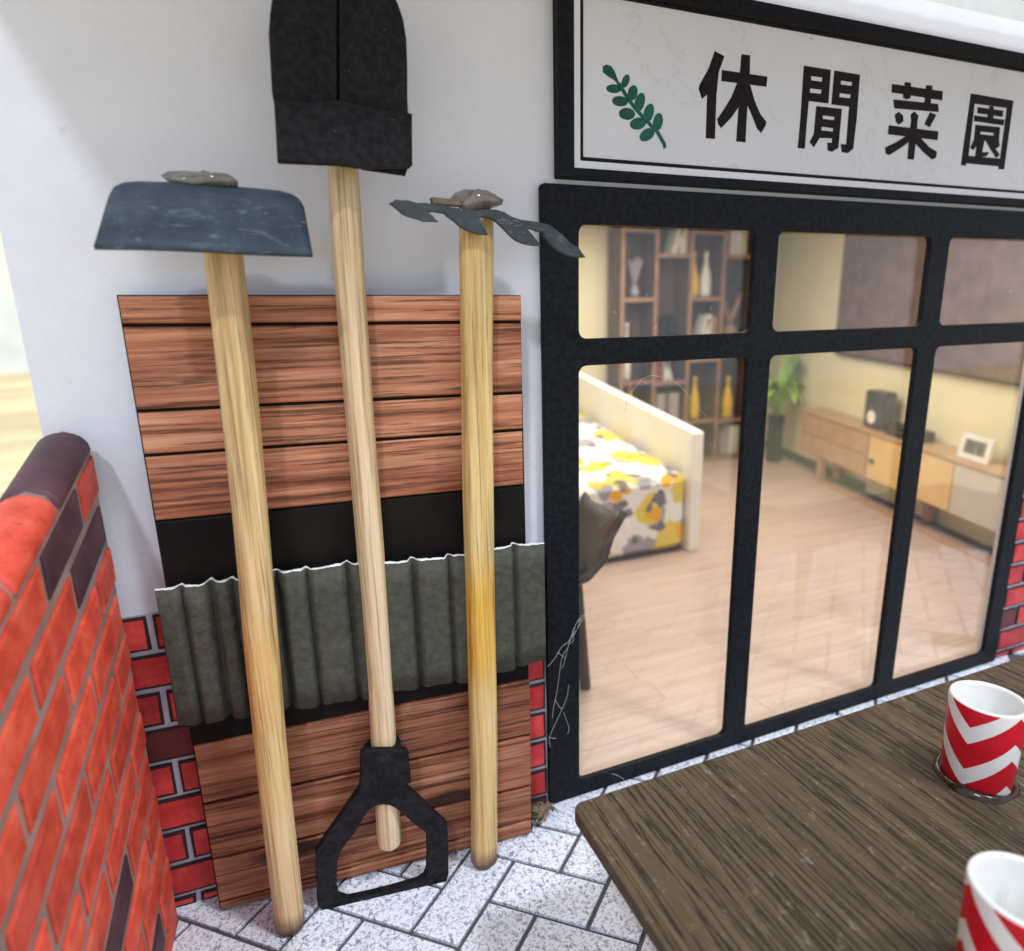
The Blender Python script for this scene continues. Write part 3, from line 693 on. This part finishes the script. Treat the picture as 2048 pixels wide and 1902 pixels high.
# ================================================================== SIGN
SGY = -.005
sg = empty('shop_sign', (.58, -.015, 1.0), 'white marble signboard with four black characters and a green sprig, above the glazed door', 'sign')
def sxz(uv): q = onY(uv, SGY); return q[0], q[2]
sx0 = sxz(cD(1086, 170))[0]; sz0 = sxz(cD(1088, 342))[1]; sz1 = sxz(cD(1990, 105))[1]; sx1 = 1.145
iw = sxz(cD(1115, 327)); il = sxz(cD(1128, 312)); lw2 = .0068
box('board', sx0 + .004, sx1 - .004, SGY + .004, .0105, sz0 + .004, sz1 - .004, 'marble', sg)
fw = iw[0] - sx0; fb = iw[1] - sz0
V, Fc = card([rrect(sx0, sx1, sz0, sz1, .001, 1), rrect(sx0 + fw, sx1 - fw, sz0 + fb, sz1 - fw, .001, 1)], .0165, .001, flat(SGY - .0010)); mk('outer_frame', V, Fc, 'frame', sg)
V, Fc = card([rrect(sx0 + fw + .0004, sx1 - fw - .0004, sz0 + fb + .0004, sz1 - fw - .0004, .001, 1), rrect(il[0], sx1 - (il[0] - sx0), il[1], sz1 - (il[1] - sz0), .001, 1)], .004, .0004, flat(SGY + .001)); mk('white_band', V, Fc, 'wall', sg)
q = .0052
V, Fc = card([rrect(il[0] + .0004, sx1 - (il[0] - sx0) - .0004, il[1] + .0004, sz1 - (il[1] - sz0) - .0004, .001, 1), rrect(il[0] + q, sx1 - (il[0] - sx0) - q, il[1] + q, sz1 - (il[1] - sz0) - q, .001, 1)], .003, .0003, flat(SGY + .002)); mk('inner_line', V, Fc, 'letter', sg)
ch = [
 (cA, [[[(1325, 105), (1425, 160), (1365, 330), (1342, 560), (1325, 1030), (1230, 1020), (1245, 560), (1190, 610), (1155, 500), (1165, 460), (1260, 290)]],
       [[(1605, 140), (1695, 150), (1690, 360), (1665, 690), (1645, 1065), (1550, 1055), (1575, 690), (1590, 330)]],
       [[(1400, 305), (1875, 375), (1865, 480), (1395, 420)]],
       [[(1600, 430), (1560, 440), (1500, 590), (1420, 720), (1350, 820), (1360, 870), (1390, 915), (1500, 800), (1590, 670)]],
       [[(1650, 430), (1695, 470), (1740, 630), (1800, 770), (1862, 850), (1855, 890), (1810, 965), (1770, 920), (1690, 720), (1640, 620)]]]),
 (cB, [[[(210, 120), (430, 155), (410, 430), (250, 410), (232, 600), (217, 800), (160, 795), (182, 560)], [(270, 205), (362, 218), (358, 252), (268, 240)], [(262, 305), (355, 318), (350, 352), (258, 340)]],
       [[(460, 160), (668, 195), (640, 560), (612, 800), (570, 836), (520, 828), (512, 762), (556, 765), (580, 456), (435, 437)], [(512, 243), (605, 255), (600, 287), (510, 275)], [(502, 345), (595, 357), (588, 388), (498, 378)]],
       [[(312, 452), (520, 475), (490, 795), (440, 825), (405, 815), (402, 750), (440, 752), (440, 715), (338, 712), (290, 788), (258, 745), (292, 680)], [(366, 527), (460, 540), (458, 567), (362, 556)], [(355, 620), (450, 632), (448, 660), (350, 650)]]]),
 (cB, [[[(930, 270), (1345, 330), (1340, 405), (928, 340)]], [[(1035, 255), (1085, 262), (1080, 388), (1050, 398), (1020, 380)]], [[(1210, 280), (1260, 285), (1245, 430), (1195, 430)]],
       [[(942, 398), (1305, 435), (1310, 500), (950, 470)]], [[(985, 500), (1018, 530), (1020, 580), (985, 602), (962, 580), (955, 520)]], [[(1240, 505), (1290, 525), (1235, 625), (1195, 600)]],
       [[(1110, 498), (1142, 530), (1135, 580), (1125, 700), (1105, 890), (1058, 885), (1070, 700), (1088, 570), (1083, 520)]], [[(905, 610), (1305, 660), (1298, 730), (898, 682)]],
       [[(1090, 690), (1060, 750), (990, 800), (905, 852), (880, 840), (876, 790), (960, 750), (1040, 700)]], [[(1110, 690), (1160, 715), (1230, 790), (1290, 825), (1285, 875), (1255, 888), (1190, 830), (1115, 750)]]]),
 (cB, [[[(1575, 348), (1922, 408), (1845, 970), (1800, 968), (1800, 945), (1535, 920), (1532, 940), (1492, 935)], [(1605, 432), (1868, 468), (1812, 882), (1555, 858)]],
       [[(1630, 460), (1840, 490), (1832, 540), (1628, 510)]], [[(1728, 452), (1760, 456), (1755, 570), (1705, 560)]], [[(1602, 528), (1845, 565), (1840, 610), (1600, 575)]],
       [[(1612, 605), (1810, 625), (1800, 745), (1600, 725)], [(1650, 660), (1762, 672), (1760, 695), (1648, 683)]],
       [[(1605, 715), (1685, 725), (1662, 830), (1720, 830), (1700, 862), (1640, 872), (1610, 860), (1622, 770), (1592, 812), (1570, 790)]],
       [[(1690, 725), (1800, 735), (1806, 780), (1772, 802), (1805, 850), (1782, 876), (1740, 815)]]])]
LY = SGY + .004
for cr, strokes in ch:
    V, Fc = [], []
    for si, lp in enumerate(strokes):
        LL = [[sxz(cr(*p)) for p in l] for l in lp]
        V, Fc = join((V, Fc), card(LL, .0009 + .00012 * si, .0, flat(LY - .0006 - .00012 * si)))
    mk('character', V, Fc, 'letter', sg)
def ell(cx, cy, rx, ry, a, n=16):
    a = math.radians(a); return [(cx + rx * math.cos(t) * math.cos(a) - ry * math.sin(t) * math.sin(a), cy + rx * math.cos(t) * math.sin(a) + ry * math.sin(t) * math.cos(a)) for t in [2 * math.pi * k / n for k in range(n)]]
lv = [[(150, 265), (185, 246), (235, 262), (270, 310), (300, 390), (325, 455), (308, 455), (270, 410), (200, 368), (150, 325)],
      ell(265, 500, 80, 46, 3), ell(388, 420, 72, 38, 108), ell(330, 632, 84, 54, 8), ell(462, 545, 82, 50, 100), ell(402, 765, 84, 62, 8), ell(535, 645, 104, 50, 105), ell(517, 868, 84, 62, -12), ell(628, 760, 104, 50, 105), ell(612, 985, 86, 58, -38), ell(727, 850, 92, 48, 98)]
V, Fc = [], []
for si, l in enumerate(lv): V, Fc = join((V, Fc), card([[sxz(cA(*p)) for p in l]], .0009 + .00008 * si, 0, flat(LY - .0006 - .00008 * si)))
sp = [(315, 445), (380, 555), (470, 690), (560, 790), (650, 885), (720, 955), (790, 1080), (800, 1125)]
st = [(x + 12, y - 8) for x, y in sp] + [(x - 12, y + 8) for x, y in reversed(sp)]
V, Fc = join((V, Fc), card([[sxz(cA(*p)) for p in st]], .0022, 0, flat(LY - .0018)))
mk('leaf_sprig', V, Fc, 'leafprint', sg)

# ================================================================== TABLE AND CUPS
TH = .25
tb = empty('cafe_table', (.45, -.5, 0), 'dark brown grained wooden table with two striped cups on it, by the door', 'table')
TX0, TX1, TY0, TY1 = -.092, 1.02, -.95, -.268
V, Fc = card([rrect(TX0, TX1, TY0, TY1, .013, 6)], .018, .002, lambda x, z, d: (x, z, TH - d)); mk('table_top', V, Fc, 'table', tb)
for x in (TX0 + .12, TX1 - .10):
    for y in (TY0 + .1, TY1 - .06):
        V, Fc = tube([(x, y, .0), (x, y, .01), (x, y, TH - .03), (x, y, TH - .0185)], [.012, .014, .02, .022], 12); mk('leg', V, Fc, 'table', tb)
def cup(c, r, h, label, facing, tilt=0):
    e = empty('paper_cup', (c[0], c[1], TH), label, 'cup', 'red and white striped cups on the table')
    e.rotation_euler.z = facing
    def add(name, prof, mat, n=48):
        V, Fc = lathe(prof, (0, 0, 0), n, (False, False))
        me = bpy.data.meshes.new(name); me.from_pydata([tuple(np.array(v) * S) for v in V], [], Fc)
        for p in me.polygons: p.use_smooth = True
        me.materials.append(M[mat]); o = bpy.data.objects.new(name, me); link(o, e); return o
    rb_ = r * .93
    add('body', [(rb_ * .97, .0008), (rb_, .003), (rb_ + (r - rb_) * .5, h * .5), (r, h - .003), (r - .0005, h - .0012)], 'cup')
    add('lining', [(r - .0004, h - .0012), (r - .0016, h + .0006), (r - .0045, h + .0002), (r - .0062, h - .003), (rb_ - .006, .008), (rb_ * .5, .007), (0.0001, .007)], 'cupwhite')
    V, Fc = [], []; n = 40; rg = random.Random(int(c[0] * 1000)); ph = [rg.uniform(0, 6) for _ in range(3)]
    prof = [(-.002, .0006, 0), (.002, .0075, 1), (.0055, .005, 1), (.0075, .0003, 1)]
    for dr, z, fl_ in prof:
        for k in range(n):
            t = 2 * math.pi * k / n; q = 1 + .28 * math.sin(2 * t + ph[0]) + .35 * math.sin(3 * t + ph[1]) + .2 * math.sin(7 * t + ph[2])
            R_ = rb_ + dr * (.55 + .55 * q if fl_ else 1); V.append((R_ * math.cos(t), R_ * math.sin(t), max(.0004, z * (.5 + .5 * q) if fl_ and z > .001 else z)))
    for i in range(len(prof) - 1):
        for k in range(n): Fc.append((i * n + k, i * n + (k + 1) % n, (i + 1) * n + (k + 1) % n, (i + 1) * n + k))
    me = bpy.data.meshes.new('glue_ring'); me.from_pydata([tuple(np.array(v) * S) for v in V], [], Fc)
    for p in me.polygons: p.use_smooth = True
    me.materials.append(M['brownglue']); o = bpy.data.objects.new('glue_ring', me); link(o, e)
    return e
cup((.389, -.424), .0395, .112, 'red cup with white zigzag stripes glued on the table close to the door frame', math.radians(-102))
cup((.144, -.607), .0400, .112, 'red cup with white zigzag stripes at the table edge away from the door', math.radians(-75))

# ================================================================== SMALL LITTER
hk = empty('seed_husk', (-.006, -.045, 0), 'small curled brown dried seed husk at the foot of the black door frame', 'seed husk')
hc = onZ(cL(292, 1630), .020); hc[2] = .0
rg = random.Random(8)
blob('core', (hc[0], hc[1], .016), .009, .009, .010, 'husk', hk, 3, rough=.3)
for k in range(34):
    a = rg.uniform(0, 6.28); el = rg.uniform(.1, 1.3); L = rg.uniform(.022, .036); cur = rg.uniform(-1.5, 1.5); P = []
    for i in range(7):
        q = i / 6; aa = a + cur * q; r = .004 + L * q * (1 - .35 * q)
        P.append((hc[0] + r * math.cos(aa) * math.cos(el * (1 - .5 * q)), hc[1] + r * math.sin(aa) * math.cos(el), max(.0015, .014 + r * math.sin(el) * .8 - .012 * q * q)))
    V, Fc = tube(P, [.0024, .0028, .0026, .0022, .0018, .0014, .0009], 6); mk('strand', V, Fc, 'husk', hk, smooth=True)
def fibre(pts, r, y, parent, sm=3):
    P = [onY(cL(*p), y) for p in pts]; P = [np.array(p) for p in P]
    for _ in range(sm): P = [P[0]] + [x for a, b in zip(P[:-1], P[1:]) for x in (.75 * a + .25 * b, .25 * a + .75 * b)] + [P[-1]]
    return tube(P, r, 5)
ln = empty('lint_thread', (.03, -.004, .1), 'white lint threads clinging to the black door frame above the seed husk', 'lint')
for pts in ([(605, 268), (560, 290), (520, 360), (490, 440), (470, 520), (450, 610), (435, 650)], [(595, 272), (570, 320), (530, 390), (500, 450), (470, 470), (420, 510), (380, 590), (330, 640)], [(570, 300), (525, 340), (515, 400), (480, 460)],
            [(470, 510), (430, 570), (420, 650), (410, 720), (400, 800), (385, 870), (370, 940), (365, 1000)], [(400, 540), (430, 560), (450, 580)], [(385, 870), (400, 900), (425, 935), (440, 925)],
            [(480, 765), (470, 850), (430, 940), (395, 1020), (360, 1090), (340, 1140), (350, 1200)], [(560, 310), (540, 380), (505, 420), (520, 460), (480, 480)], [(340, 1130), (370, 1140), (390, 1138)], [(780, 1385), (830, 1400), (865, 1425)], [(445, 960), (470, 1030), (485, 1080), (470, 1110)]):
    V, Fc = fibre(pts, .00027, -.0022, ln); mk('fibre', V, Fc, 'lint', ln, smooth=True)
cb3 = crop(1150, 700, .27066)
hr = empty('hair', (.2, -.001, .7), 'fine pale hair arched across the lower left pane of the door', 'hair')
V, Fc = tube([np.array(onY(cb3(*p), .010)) for p in ((368, 455), (385, 370), (430, 290), (500, 210), (570, 187), (650, 200), (740, 235), (800, 290), (850, 350), (910, 430), (970, 488))], .00028, 5); mk('strand', V, Fc, 'lint', hr, smooth=True)

# ================================================================== THE ROOM BEHIND THE GLASS
RE = np.array([.340, .940, 0]); RE /= np.linalg.norm(RE); RN = np.array([-RE[1], RE[0], 0]); RP = np.array([1.76, .40, 0])
def rw(p): return tuple(RP + RE * p[0] + RN * p[1] + np.array([0, 0, p[2] * (1 - .075 * (1.3 - p[0]) if .14 < p[2] < 1.15 else 1)]))     # (along the slanted right wall, out from it, up)
def rpt(uv, o): q = onP(uv, RP + RN * o, RN); return (q - RP) @ RE, q[2]
rfl = tag(box('room_floor', -.35, 2.75, .017, 2.45, -.0055, .0002, 'rfloor'), 'pale oak board floor of the room', None, None, 'structure')
yb = .018; k = 0
while yb < 2.4:
    x = -.33 + random.uniform(-.5, 0)
    while x < 2.7:
        L = random.uniform(.9, 1.3); a, b = max(x, -.34), min(x + L, 2.7)
        if b - a > .1:
            v, f = boxvf(a + .0003, b - .0003, yb + .0003, yb + .0797, .0004, .0042 + random.uniform(0, .0002), .0002); mk('floor_board', v, f, 'rfloor', rfl, base=((a + b) / 2, yb + .06, .003))
        x += L
    yb += .08
tag(box('room_back_wall', -.4, 2.9, 2.24, 2.28, .0, 1.30, 'rwall'), 'cream back wall of the room', None, None, 'structure')
tag(box('room_left_wall', -.40, -.36, .074, 2.235, .0, 1.30, 'rwall'), 'cream left wall of the room', None, None, 'structure')
v, f = boxvf(-.35, 2.2, -.17, -.13, 0, 1.30); tag(mk('room_right_wall', [rw(p) for p in v], f, 'rwall'), 'cream right wall of the room', None, None, 'structure')
tag(box('room_ceiling', -.4, 2.9, .074, 2.3, 1.302, 1.316, 'wall'), 'white ceiling of the room', None, None, 'structure')
v, f = boxvf(.9, 2.0, -.1295, -.115, .0045, .05); tag(mk('skirting', [rw(p) for p in v], f, 'skirting'), 'dark skirting along the right wall', None, None, 'structure')
# bookcase
BY0, BY1 = 2.08, 2.225
bc = empty('bookcase', (1.82, 2.15, .0045), 'tall dark brown bookcase with staggered shelves against the back wall of the room', 'bookcase')
UX = [1.388, 1.592, 1.811, 2.027, 2.248]; tw = .020
box('back_panel', UX[0], UX[-1], BY1 - .012, BY1, .005, 1.29, 'shelfback', bc)
for x in UX:
    u = box('upright', x - tw / 2, x + tw / 2, BY0, BY1 - .0125, .005, 1.29, 'shelfback', bc)
    box('edge_strip', x - tw / 2 - .0005, x + tw / 2 + .0005, BY0 - .004, BY0 - .0002, .005, 1.29, 'shelfwood', u)
shelves = {0: [.03, .26, .50, .932, 1.275], 1: [.03, .255, .486, .72, 1.154], 2: [.03, .255, .60, .932, 1.275], 3: [.03, .245, .70, 1.154]}
for c_, zs in shelves.items():
    for z in zs:
        u = box('shelf', UX[c_] + tw / 2 + .0005, UX[c_ + 1] - tw / 2 - .0005, BY0 + .003, BY1 - .0127, z - .019, z, 'shelfback', bc)
        box('edge_strip', UX[c_] + tw / 2 + .0008, UX[c_ + 1] - tw / 2 - .0008, BY0 - .001, BY0 + .0028, z - .0195, z + .0003, 'shelfwood', u)
BD = .11
def book(x, z, w_, h, mat, label, lean=0.0, y=2.092, g='books on the bookcase'):
    e = empty('book', (x, y, z), label, 'book', g); e.rotation_euler.y = lean
    def add(name, b, m_):
        v, f = boxvf(*b); me = bpy.data.meshes.new(name); me.from_pydata([tuple(np.array(q) * S) for q in v], [], f); me.materials.append(M[m_]); o = bpy.data.objects.new(name, me); link(o, e)
    add('spine', (0, w_, 0, .003, 0, h), mat); add('cover', (0, .003, .0031, BD * .8, 0, h), mat); add('cover', (w_ - .003, w_, .0031, BD * .8, 0, h), mat)
    add('pages', (.0032, w_ - .0032, .0032, BD * .78, .003, h - .004), 'paper')
book(1.690, 1.155, .030, .165, 'paper', 'white book leaning on the top shelf of the second bay', .32); book(1.745, 1.155, .036, .19, 'paper', 'upright white book on the top shelf of the second bay', 0); 
book(1.785, 1.155, .012, .18, 'shelfwood', 'thin brown book on the top shelf of the second bay')
for i, (x, w_, h, mt_, lab) in enumerate(((2.046, .024, .165, 'shelfwood', 'narrow brown book at the upright on the top shelf of the fourth bay'), (2.076, .026, .17, 'paper', 'slim white book on the top shelf of the fourth bay'), (2.106, .05, .175, 'paper', 'thick white book on the top shelf of the fourth bay'), (2.160, .028, .17, 'paper', 'white book at the end of the top shelf of the fourth bay'))): book(x, 1.155, w_, h, mt_, lab)
book(1.872, .601, .026, .23, 'paper', 'white book leaning in the third bay below the two tall bottles', .30); book(1.945, .601, .026, .24, 'paper', 'upright white book in the third bay below the two tall bottles'); book(1.974, .601, .036, .225, 'shelfwood', 'brown book in the third bay below the two tall bottles')
book(1.608, .487, .05, .19, 'bookred', 'thick maroon book in the second bay above the two grey binders'); book(1.672, .487, .02, .17, 'paper', 'upright white book beside the maroon book'); book(1.706, .487, .02, .175, 'paper', 'white book tipped the other way beside the maroon book', -.32)
book(1.625, .256, .055, .16, 'bookgrey', 'grey binder next to the left upright of the second bay'); book(1.712, .256, .058, .162, 'bookgrey', 'grey binder next to the right upright of the second bay')
book(2.075, .031, .05, .15, 'bookgrey', 'dark grey book on the bottom shelf of the fourth bay'); book(2.143, .031, .028, .16, 'paper', 'white book on the bottom shelf of the fourth bay'); book(2.178, .031, .028, .165, 'paper', 'last white book on the bottom shelf of the fourth bay')
book(1.85, .031, .04, .15, 'bookgrey', 'grey book on the bottom shelf of the third bay')
def bottle(x, z, h, mat, label, r=.03, y=2.13):
    e = empty('bottle', (x, y, z), label, 'bottle', 'slim bottles on the bookcase')
    V, Fc = lathe([(r * .8, 0), (r, .012), (r, h * .34), (r * .86, h * .5), (r * .5, h * .7), (r * .33, h * .82), (r * .33, h * .94), (r * .42, h * .95), (r * .42, h), (r * .2, h)], (x, y, z), 20); mk('body', V, Fc, mat, e, smooth=True)
    V, Fc = lathe([(r * .36, 0), (r * .36, .006), (.0001, .007)], (x, y, z + h), 14); mk('stopper', V, Fc, mat, e)
bottle(1.862, .933, .235, 'bottleY', 'mustard yellow bottle next to the tall white bottle', .031); bottle(1.945, .933, .235, 'bottleW', 'tall white bottle next to a mustard yellow bottle', .033)
bottle(1.905, .256, .235, 'bottleY', 'mustard yellow bottle in the lower third bay of the bookcase'); bottle(2.14, .246, .235, 'bottleY', 'mustard yellow bottle in the lower fourth bay of the bookcase', .033)
bottle(1.474, .261, .22, 'bottleY', 'mustard yellow bottle half hidden behind the white sofa back', .024)
bottle(1.448, .501, .30, 'bottleW', 'white bottle in the first bay below the twig ornament', .024)
tw_ = empty('twig_ornament', (1.49, 2.13, .933), 'small grey vase of dry twigs in the first bay of the bookcase', 'ornament')
V, Fc = lathe([(.014, 0), (.026, .02), (.022, .04), (.012, .06), (.015, .068), (.01, .066)], (1.49, 2.13, .933), 16); mk('vase', V, Fc, 'bookgrey', tw_, smooth=True)
for k in range(9):
    a = rg.uniform(0, 6.28); s_ = rg.uniform(.01, .05); V, Fc = tube([(1.49, 2.13, 1.0), (1.49 + s_ * .5 * math.cos(a), 2.13 + s_ * .3 * math.sin(a), 1.05), (1.49 + s_ * math.cos(a), 2.13 + s_ * .5 * math.sin(a), 1.10 + rg.uniform(0, .04))], [.003, .004, .006], 6); mk('twig', V, Fc, 'bookgrey', tw_)
ar = empty('arch_ornament', (1.70, 2.14, .721), 'dark arched wooden ornament standing in the second bay of the bookcase', 'ornament')
V, Fc = card([[(1.655 + .09 * q, .721) for q in (0, 1)] + [(1.70 + .045 * math.cos(math.radians(t)), .80 + .045 * math.sin(math.radians(t))) for t in range(0, 181, 20)], [(1.685, .724), (1.715, .724), (1.715, .79), (1.70, .805), (1.685, .79)]], .03, .003, flat(2.12)); mk('arch', V, Fc, 'pot', ar)
vo = empty('forked_ornament', (2.135, 2.14, .78), 'pale wooden V shaped ornament on a round base in the fourth bay of the bookcase', 'ornament')
V, Fc = join(tube([(2.06, 2.14, .955), (2.10, 2.14, .87), (2.135, 2.14, .79)], [.012, .016, .014], 10), tube([(2.21, 2.14, .955), (2.17, 2.14, .87), (2.135, 2.14, .79)], [.012, .016, .014], 10)); mk('arms', V, Fc, 'shelfwood', vo, smooth=True)
V, Fc = lathe([(.055, 0), (.06, .02), (.05, .05), (.015, .08), (.012, .095)], (2.135, 2.14, .701), 20); mk('foot', V, Fc, 'shelfwood', vo, smooth=True)
# sofa bed
sf = empty('sofa_bed', (.5, 1.3, .0045), 'sofa bed with yellow and grey flower cover and ivory back board, in the lit room', 'sofa bed')
V, Fc = boxvf(.02, .958, .915, 1.80, .02, .287, .022); V = [(x, y, z + (.16 * (y - .915) if z > .15 else 0)) for x, y, z in V]
mk('mattress', V, Fc, 'floral', sf)
box('base', .05, .94, .93, 1.79, .005, .0195, 'skirting', sf)
V, Fc = boxvf(.962, 1.008, .90, 1.86, .005, .437, .004); V = [(x, y, z + (.165 * (y - .90) if z > .2 else 0)) for x, y, z in V]; mk('back_board', V, Fc, 'board', sf)
# dark chair
chr_ = empty('dining_chair', (.13, .3, .0045), 'dark brown leather chair with slanting legs, partly behind the door stile', 'chair')
prof = [(-.06, .58), (-.05, .45), (-.02, .33), (.03, .275), (.12, .265), (.21, .28), (.245, .31), (.262, .36), (.295, .412)]
V, Fc = [], []
for r_, (x, z) in enumerate(prof):
    for y in (.255, .27, .34, .41, .425): V.append((x, y, z + (.012 if y in (.255, .425) else 0)))
for i in range(len(prof) - 1):
    for k in range(4): Fc.append((i * 5 + k, i * 5 + k + 1, (i + 1) * 5 + k + 1, (i + 1) * 5 + k))
o = mk('shell', V, Fc, 'chair', chr_, smooth=True); sm = o.modifiers.new('t', 'SOLIDIFY'); sm.thickness = .018 * S; sm.offset = 0
mk('cushion', *boxvf(.04, .22, .265, .415, .285, .33, .02), 'chair', chr_)
for a, b in (((.20, .30, .268), (.222, .290, .005)), ((.04, .31, .27), (.0, .29, .005)), ((.19, .39, .268), (.20, .41, .005)), ((.04, .39, .27), (.0, .41, .005))):
    V, Fc = tube([a, b], [.017, .0125], 12); mk('leg', V, Fc, 'chair', chr_)
# plant
pl = empty('potted_palm', (2.30, 1.93, .0045), 'green potted palm in a tall black pot in the corner of the room', 'plant')
px, py = 2.30, 1.90
V, Fc = lathe([(.032, .005), (.04, .02), (.045, .26), (.047, .275), (.038, .275), (.036, .25), (.0001, .25)], (px, py, 0), 20); mk('pot', V, Fc, 'pot', pl, smooth=True)
for k in range(15):
    a = k * 2.4 + rg.uniform(-.3, .3); L = rg.uniform(.16, .30); up_ = rg.uniform(.14, .42); V, Fc = [], []; N_ = 7
    if math.cos(a) > .3: L *= .55
    for i in range(N_ + 1):
        q = i / N_; r = L * q; z = .27 + up_ * math.sin(q * 2.0) * 1.0 - .12 * q * q; w_ = .040 * math.sin(math.pi * min(1, q * .92 + .06)) + .002
        cx, cy = px + r * math.cos(a) * .9, py + r * math.sin(a) * .6 - .05 * q; nx_, ny_ = -math.sin(a), math.cos(a)
        V += [(cx + nx_ * w_, cy + ny_ * w_, z - .008), (cx, cy, z), (cx - nx_ * w_, cy - ny_ * w_, z - .008)]
    for i in range(N_):
        for c_ in range(2): Fc.append((i * 3 + c_, i * 3 + c_ + 1, (i + 1) * 3 + c_ + 1, (i + 1) * 3 + c_))
    mk('leaf', V, Fc, 'leaf', pl, smooth=True)
# media cabinet along the right wall
cb = empty('media_cabinet', rw((.6, -.06, .0045)), 'long honey oak media cabinet with amber doors along the right wall of the room', 'cabinet')
def rbox(name, t0, t1, o0, o1, z0, z1, mat, par, bev=0.0): 
    v, f = boxvf(t0, t1, o0, o1, z0, z1, bev); return mk(name, [rw(p) for p in v], f, mat, par)
rbox('carcass', -.28, 1.315, -.118, -.004, .131, .334, 'oak', cb, .002)
rbox('top', -.30, 1.33, -.122, .006, .3345, .348, 'oak', cb, .002)
for t0, t1 in ((1.01, 1.307), (.705, 1.005)):
    for z0, z1 in ((.138, .232), (.237, .330)): rbox('drawer_front', t0, t1, -.0038, .003, z0, z1, 'oak', cb, .002)
rbox('door_front', .45, .690, -.0038, .003, .138, .330, 'oakdoor', cb, .002); rbox('door_front', .19, .445, -.0038, .003, .138, .330, 'oakdoor', cb, .002)
rbox('door_front', -.06, .185, -.0038, .003, .138, .330, 'pale', cb, .002); rbox('door_front', -.275, -.065, -.0038, .003, .138, .330, 'pale', cb, .002)
kp = rpt(crop(1520, 680, .2653)(850, 895), .004); V, Fc = lathe([(.008, 0), (.011, .006), (.010, .012), (.0001, .013)], (0, 0, 0), 12)
mk('knob', [rw((kp[0] + v[0], .0032 + v[2], kp[1] + v[1])) for v in V], Fc, 'knob', cb)
for t in (1.10, .42, -.22):
    rbox('leg', t - .018, t + .018, -.030, -.004, .0185, .130, 'oak', cb); rbox('leg', t - .018, t + .018, -.110, -.085, .0185, .130, 'oak', cb)
rbox('base_rail', -.26, 1.12, -.028, -.004, .005, .018, 'oak', cb); rbox('base_rail', -.26, 1.12, -.110, -.088, .005, .018, 'skirting', cb)
tv = empty('television', rw((.5, -.1, .55)), 'wide dark brown television screen on the right wall above the cabinet', 'television')
rbox('bezel', .05, 1.235, -.128, -.098, .632, 1.28, 'tvframe', tv, .004); rbox('screen', .06, 1.225, -.0978, -.095, .644, 1.27, 'screen', tv)
sk = empty('loudspeaker', rw((.73, -.06, .349)), 'dark charcoal loudspeaker standing on the media cabinet', 'loudspeaker')
rbox('cabinet', .69, .815, -.10, -.03, .3485, .515, 'speaker', sk, .008); V, Fc = lathe([(.0001, .004), (.022, 0), (.028, .003), (.030, 0)], (0, 0, 0), 18)
mk('cone', [rw((.752 + v[0], -.029 + v[2] * .5, .40 + v[1])) for v in V], Fc, 'bottleW', sk); 
mk('tweeter', [rw((.752 + v[0] * .5, -.029 + v[2] * .5, .47 + v[1] * .5)) for v in V], Fc, 'knob', sk)
pb = empty('media_player', rw((.55, -.06, .349)), 'low black media player on the cabinet beside the loudspeaker', 'media player')
rbox('case', .44, .645, -.10, -.02, .353, .392, 'tvframe', pb, .003); rbox('foot', .46, .48, -.09, -.03, .3483, .3529, 'pot', pb); rbox('foot', .60, .62, -.09, -.03, .3483, .3529, 'pot', pb); rbox('display', .50, .60, -.0198, -.0185, .362, .382, 'speaker', pb)
pf = empty('photo_frame', rw((.125, -.05, .349)), 'white framed grey photograph standing on the media cabinet', 'photo frame')
o_ = .045
V, Fc = card([rrect(.10, .24, .3486, .436, .003, 2), rrect(.12, .22, .364, .420, .001, 1)], .010, .001, lambda x, z, d: rw((x, -.04 - d - (z - .35) * .15, z))); mk('frame', V, Fc, 'bottleW', pf)
V, Fc = card([rrect(.117, .223, .361, .423, .001, 1)], .003, 0, lambda x, z, d: rw((x, -.046 - d - (z - .35) * .15, z))); mk('picture', V, Fc, 'photo', pf)
rbox('strut', .163, .177, -.085, -.060, .3486, .38, 'pot', pf)
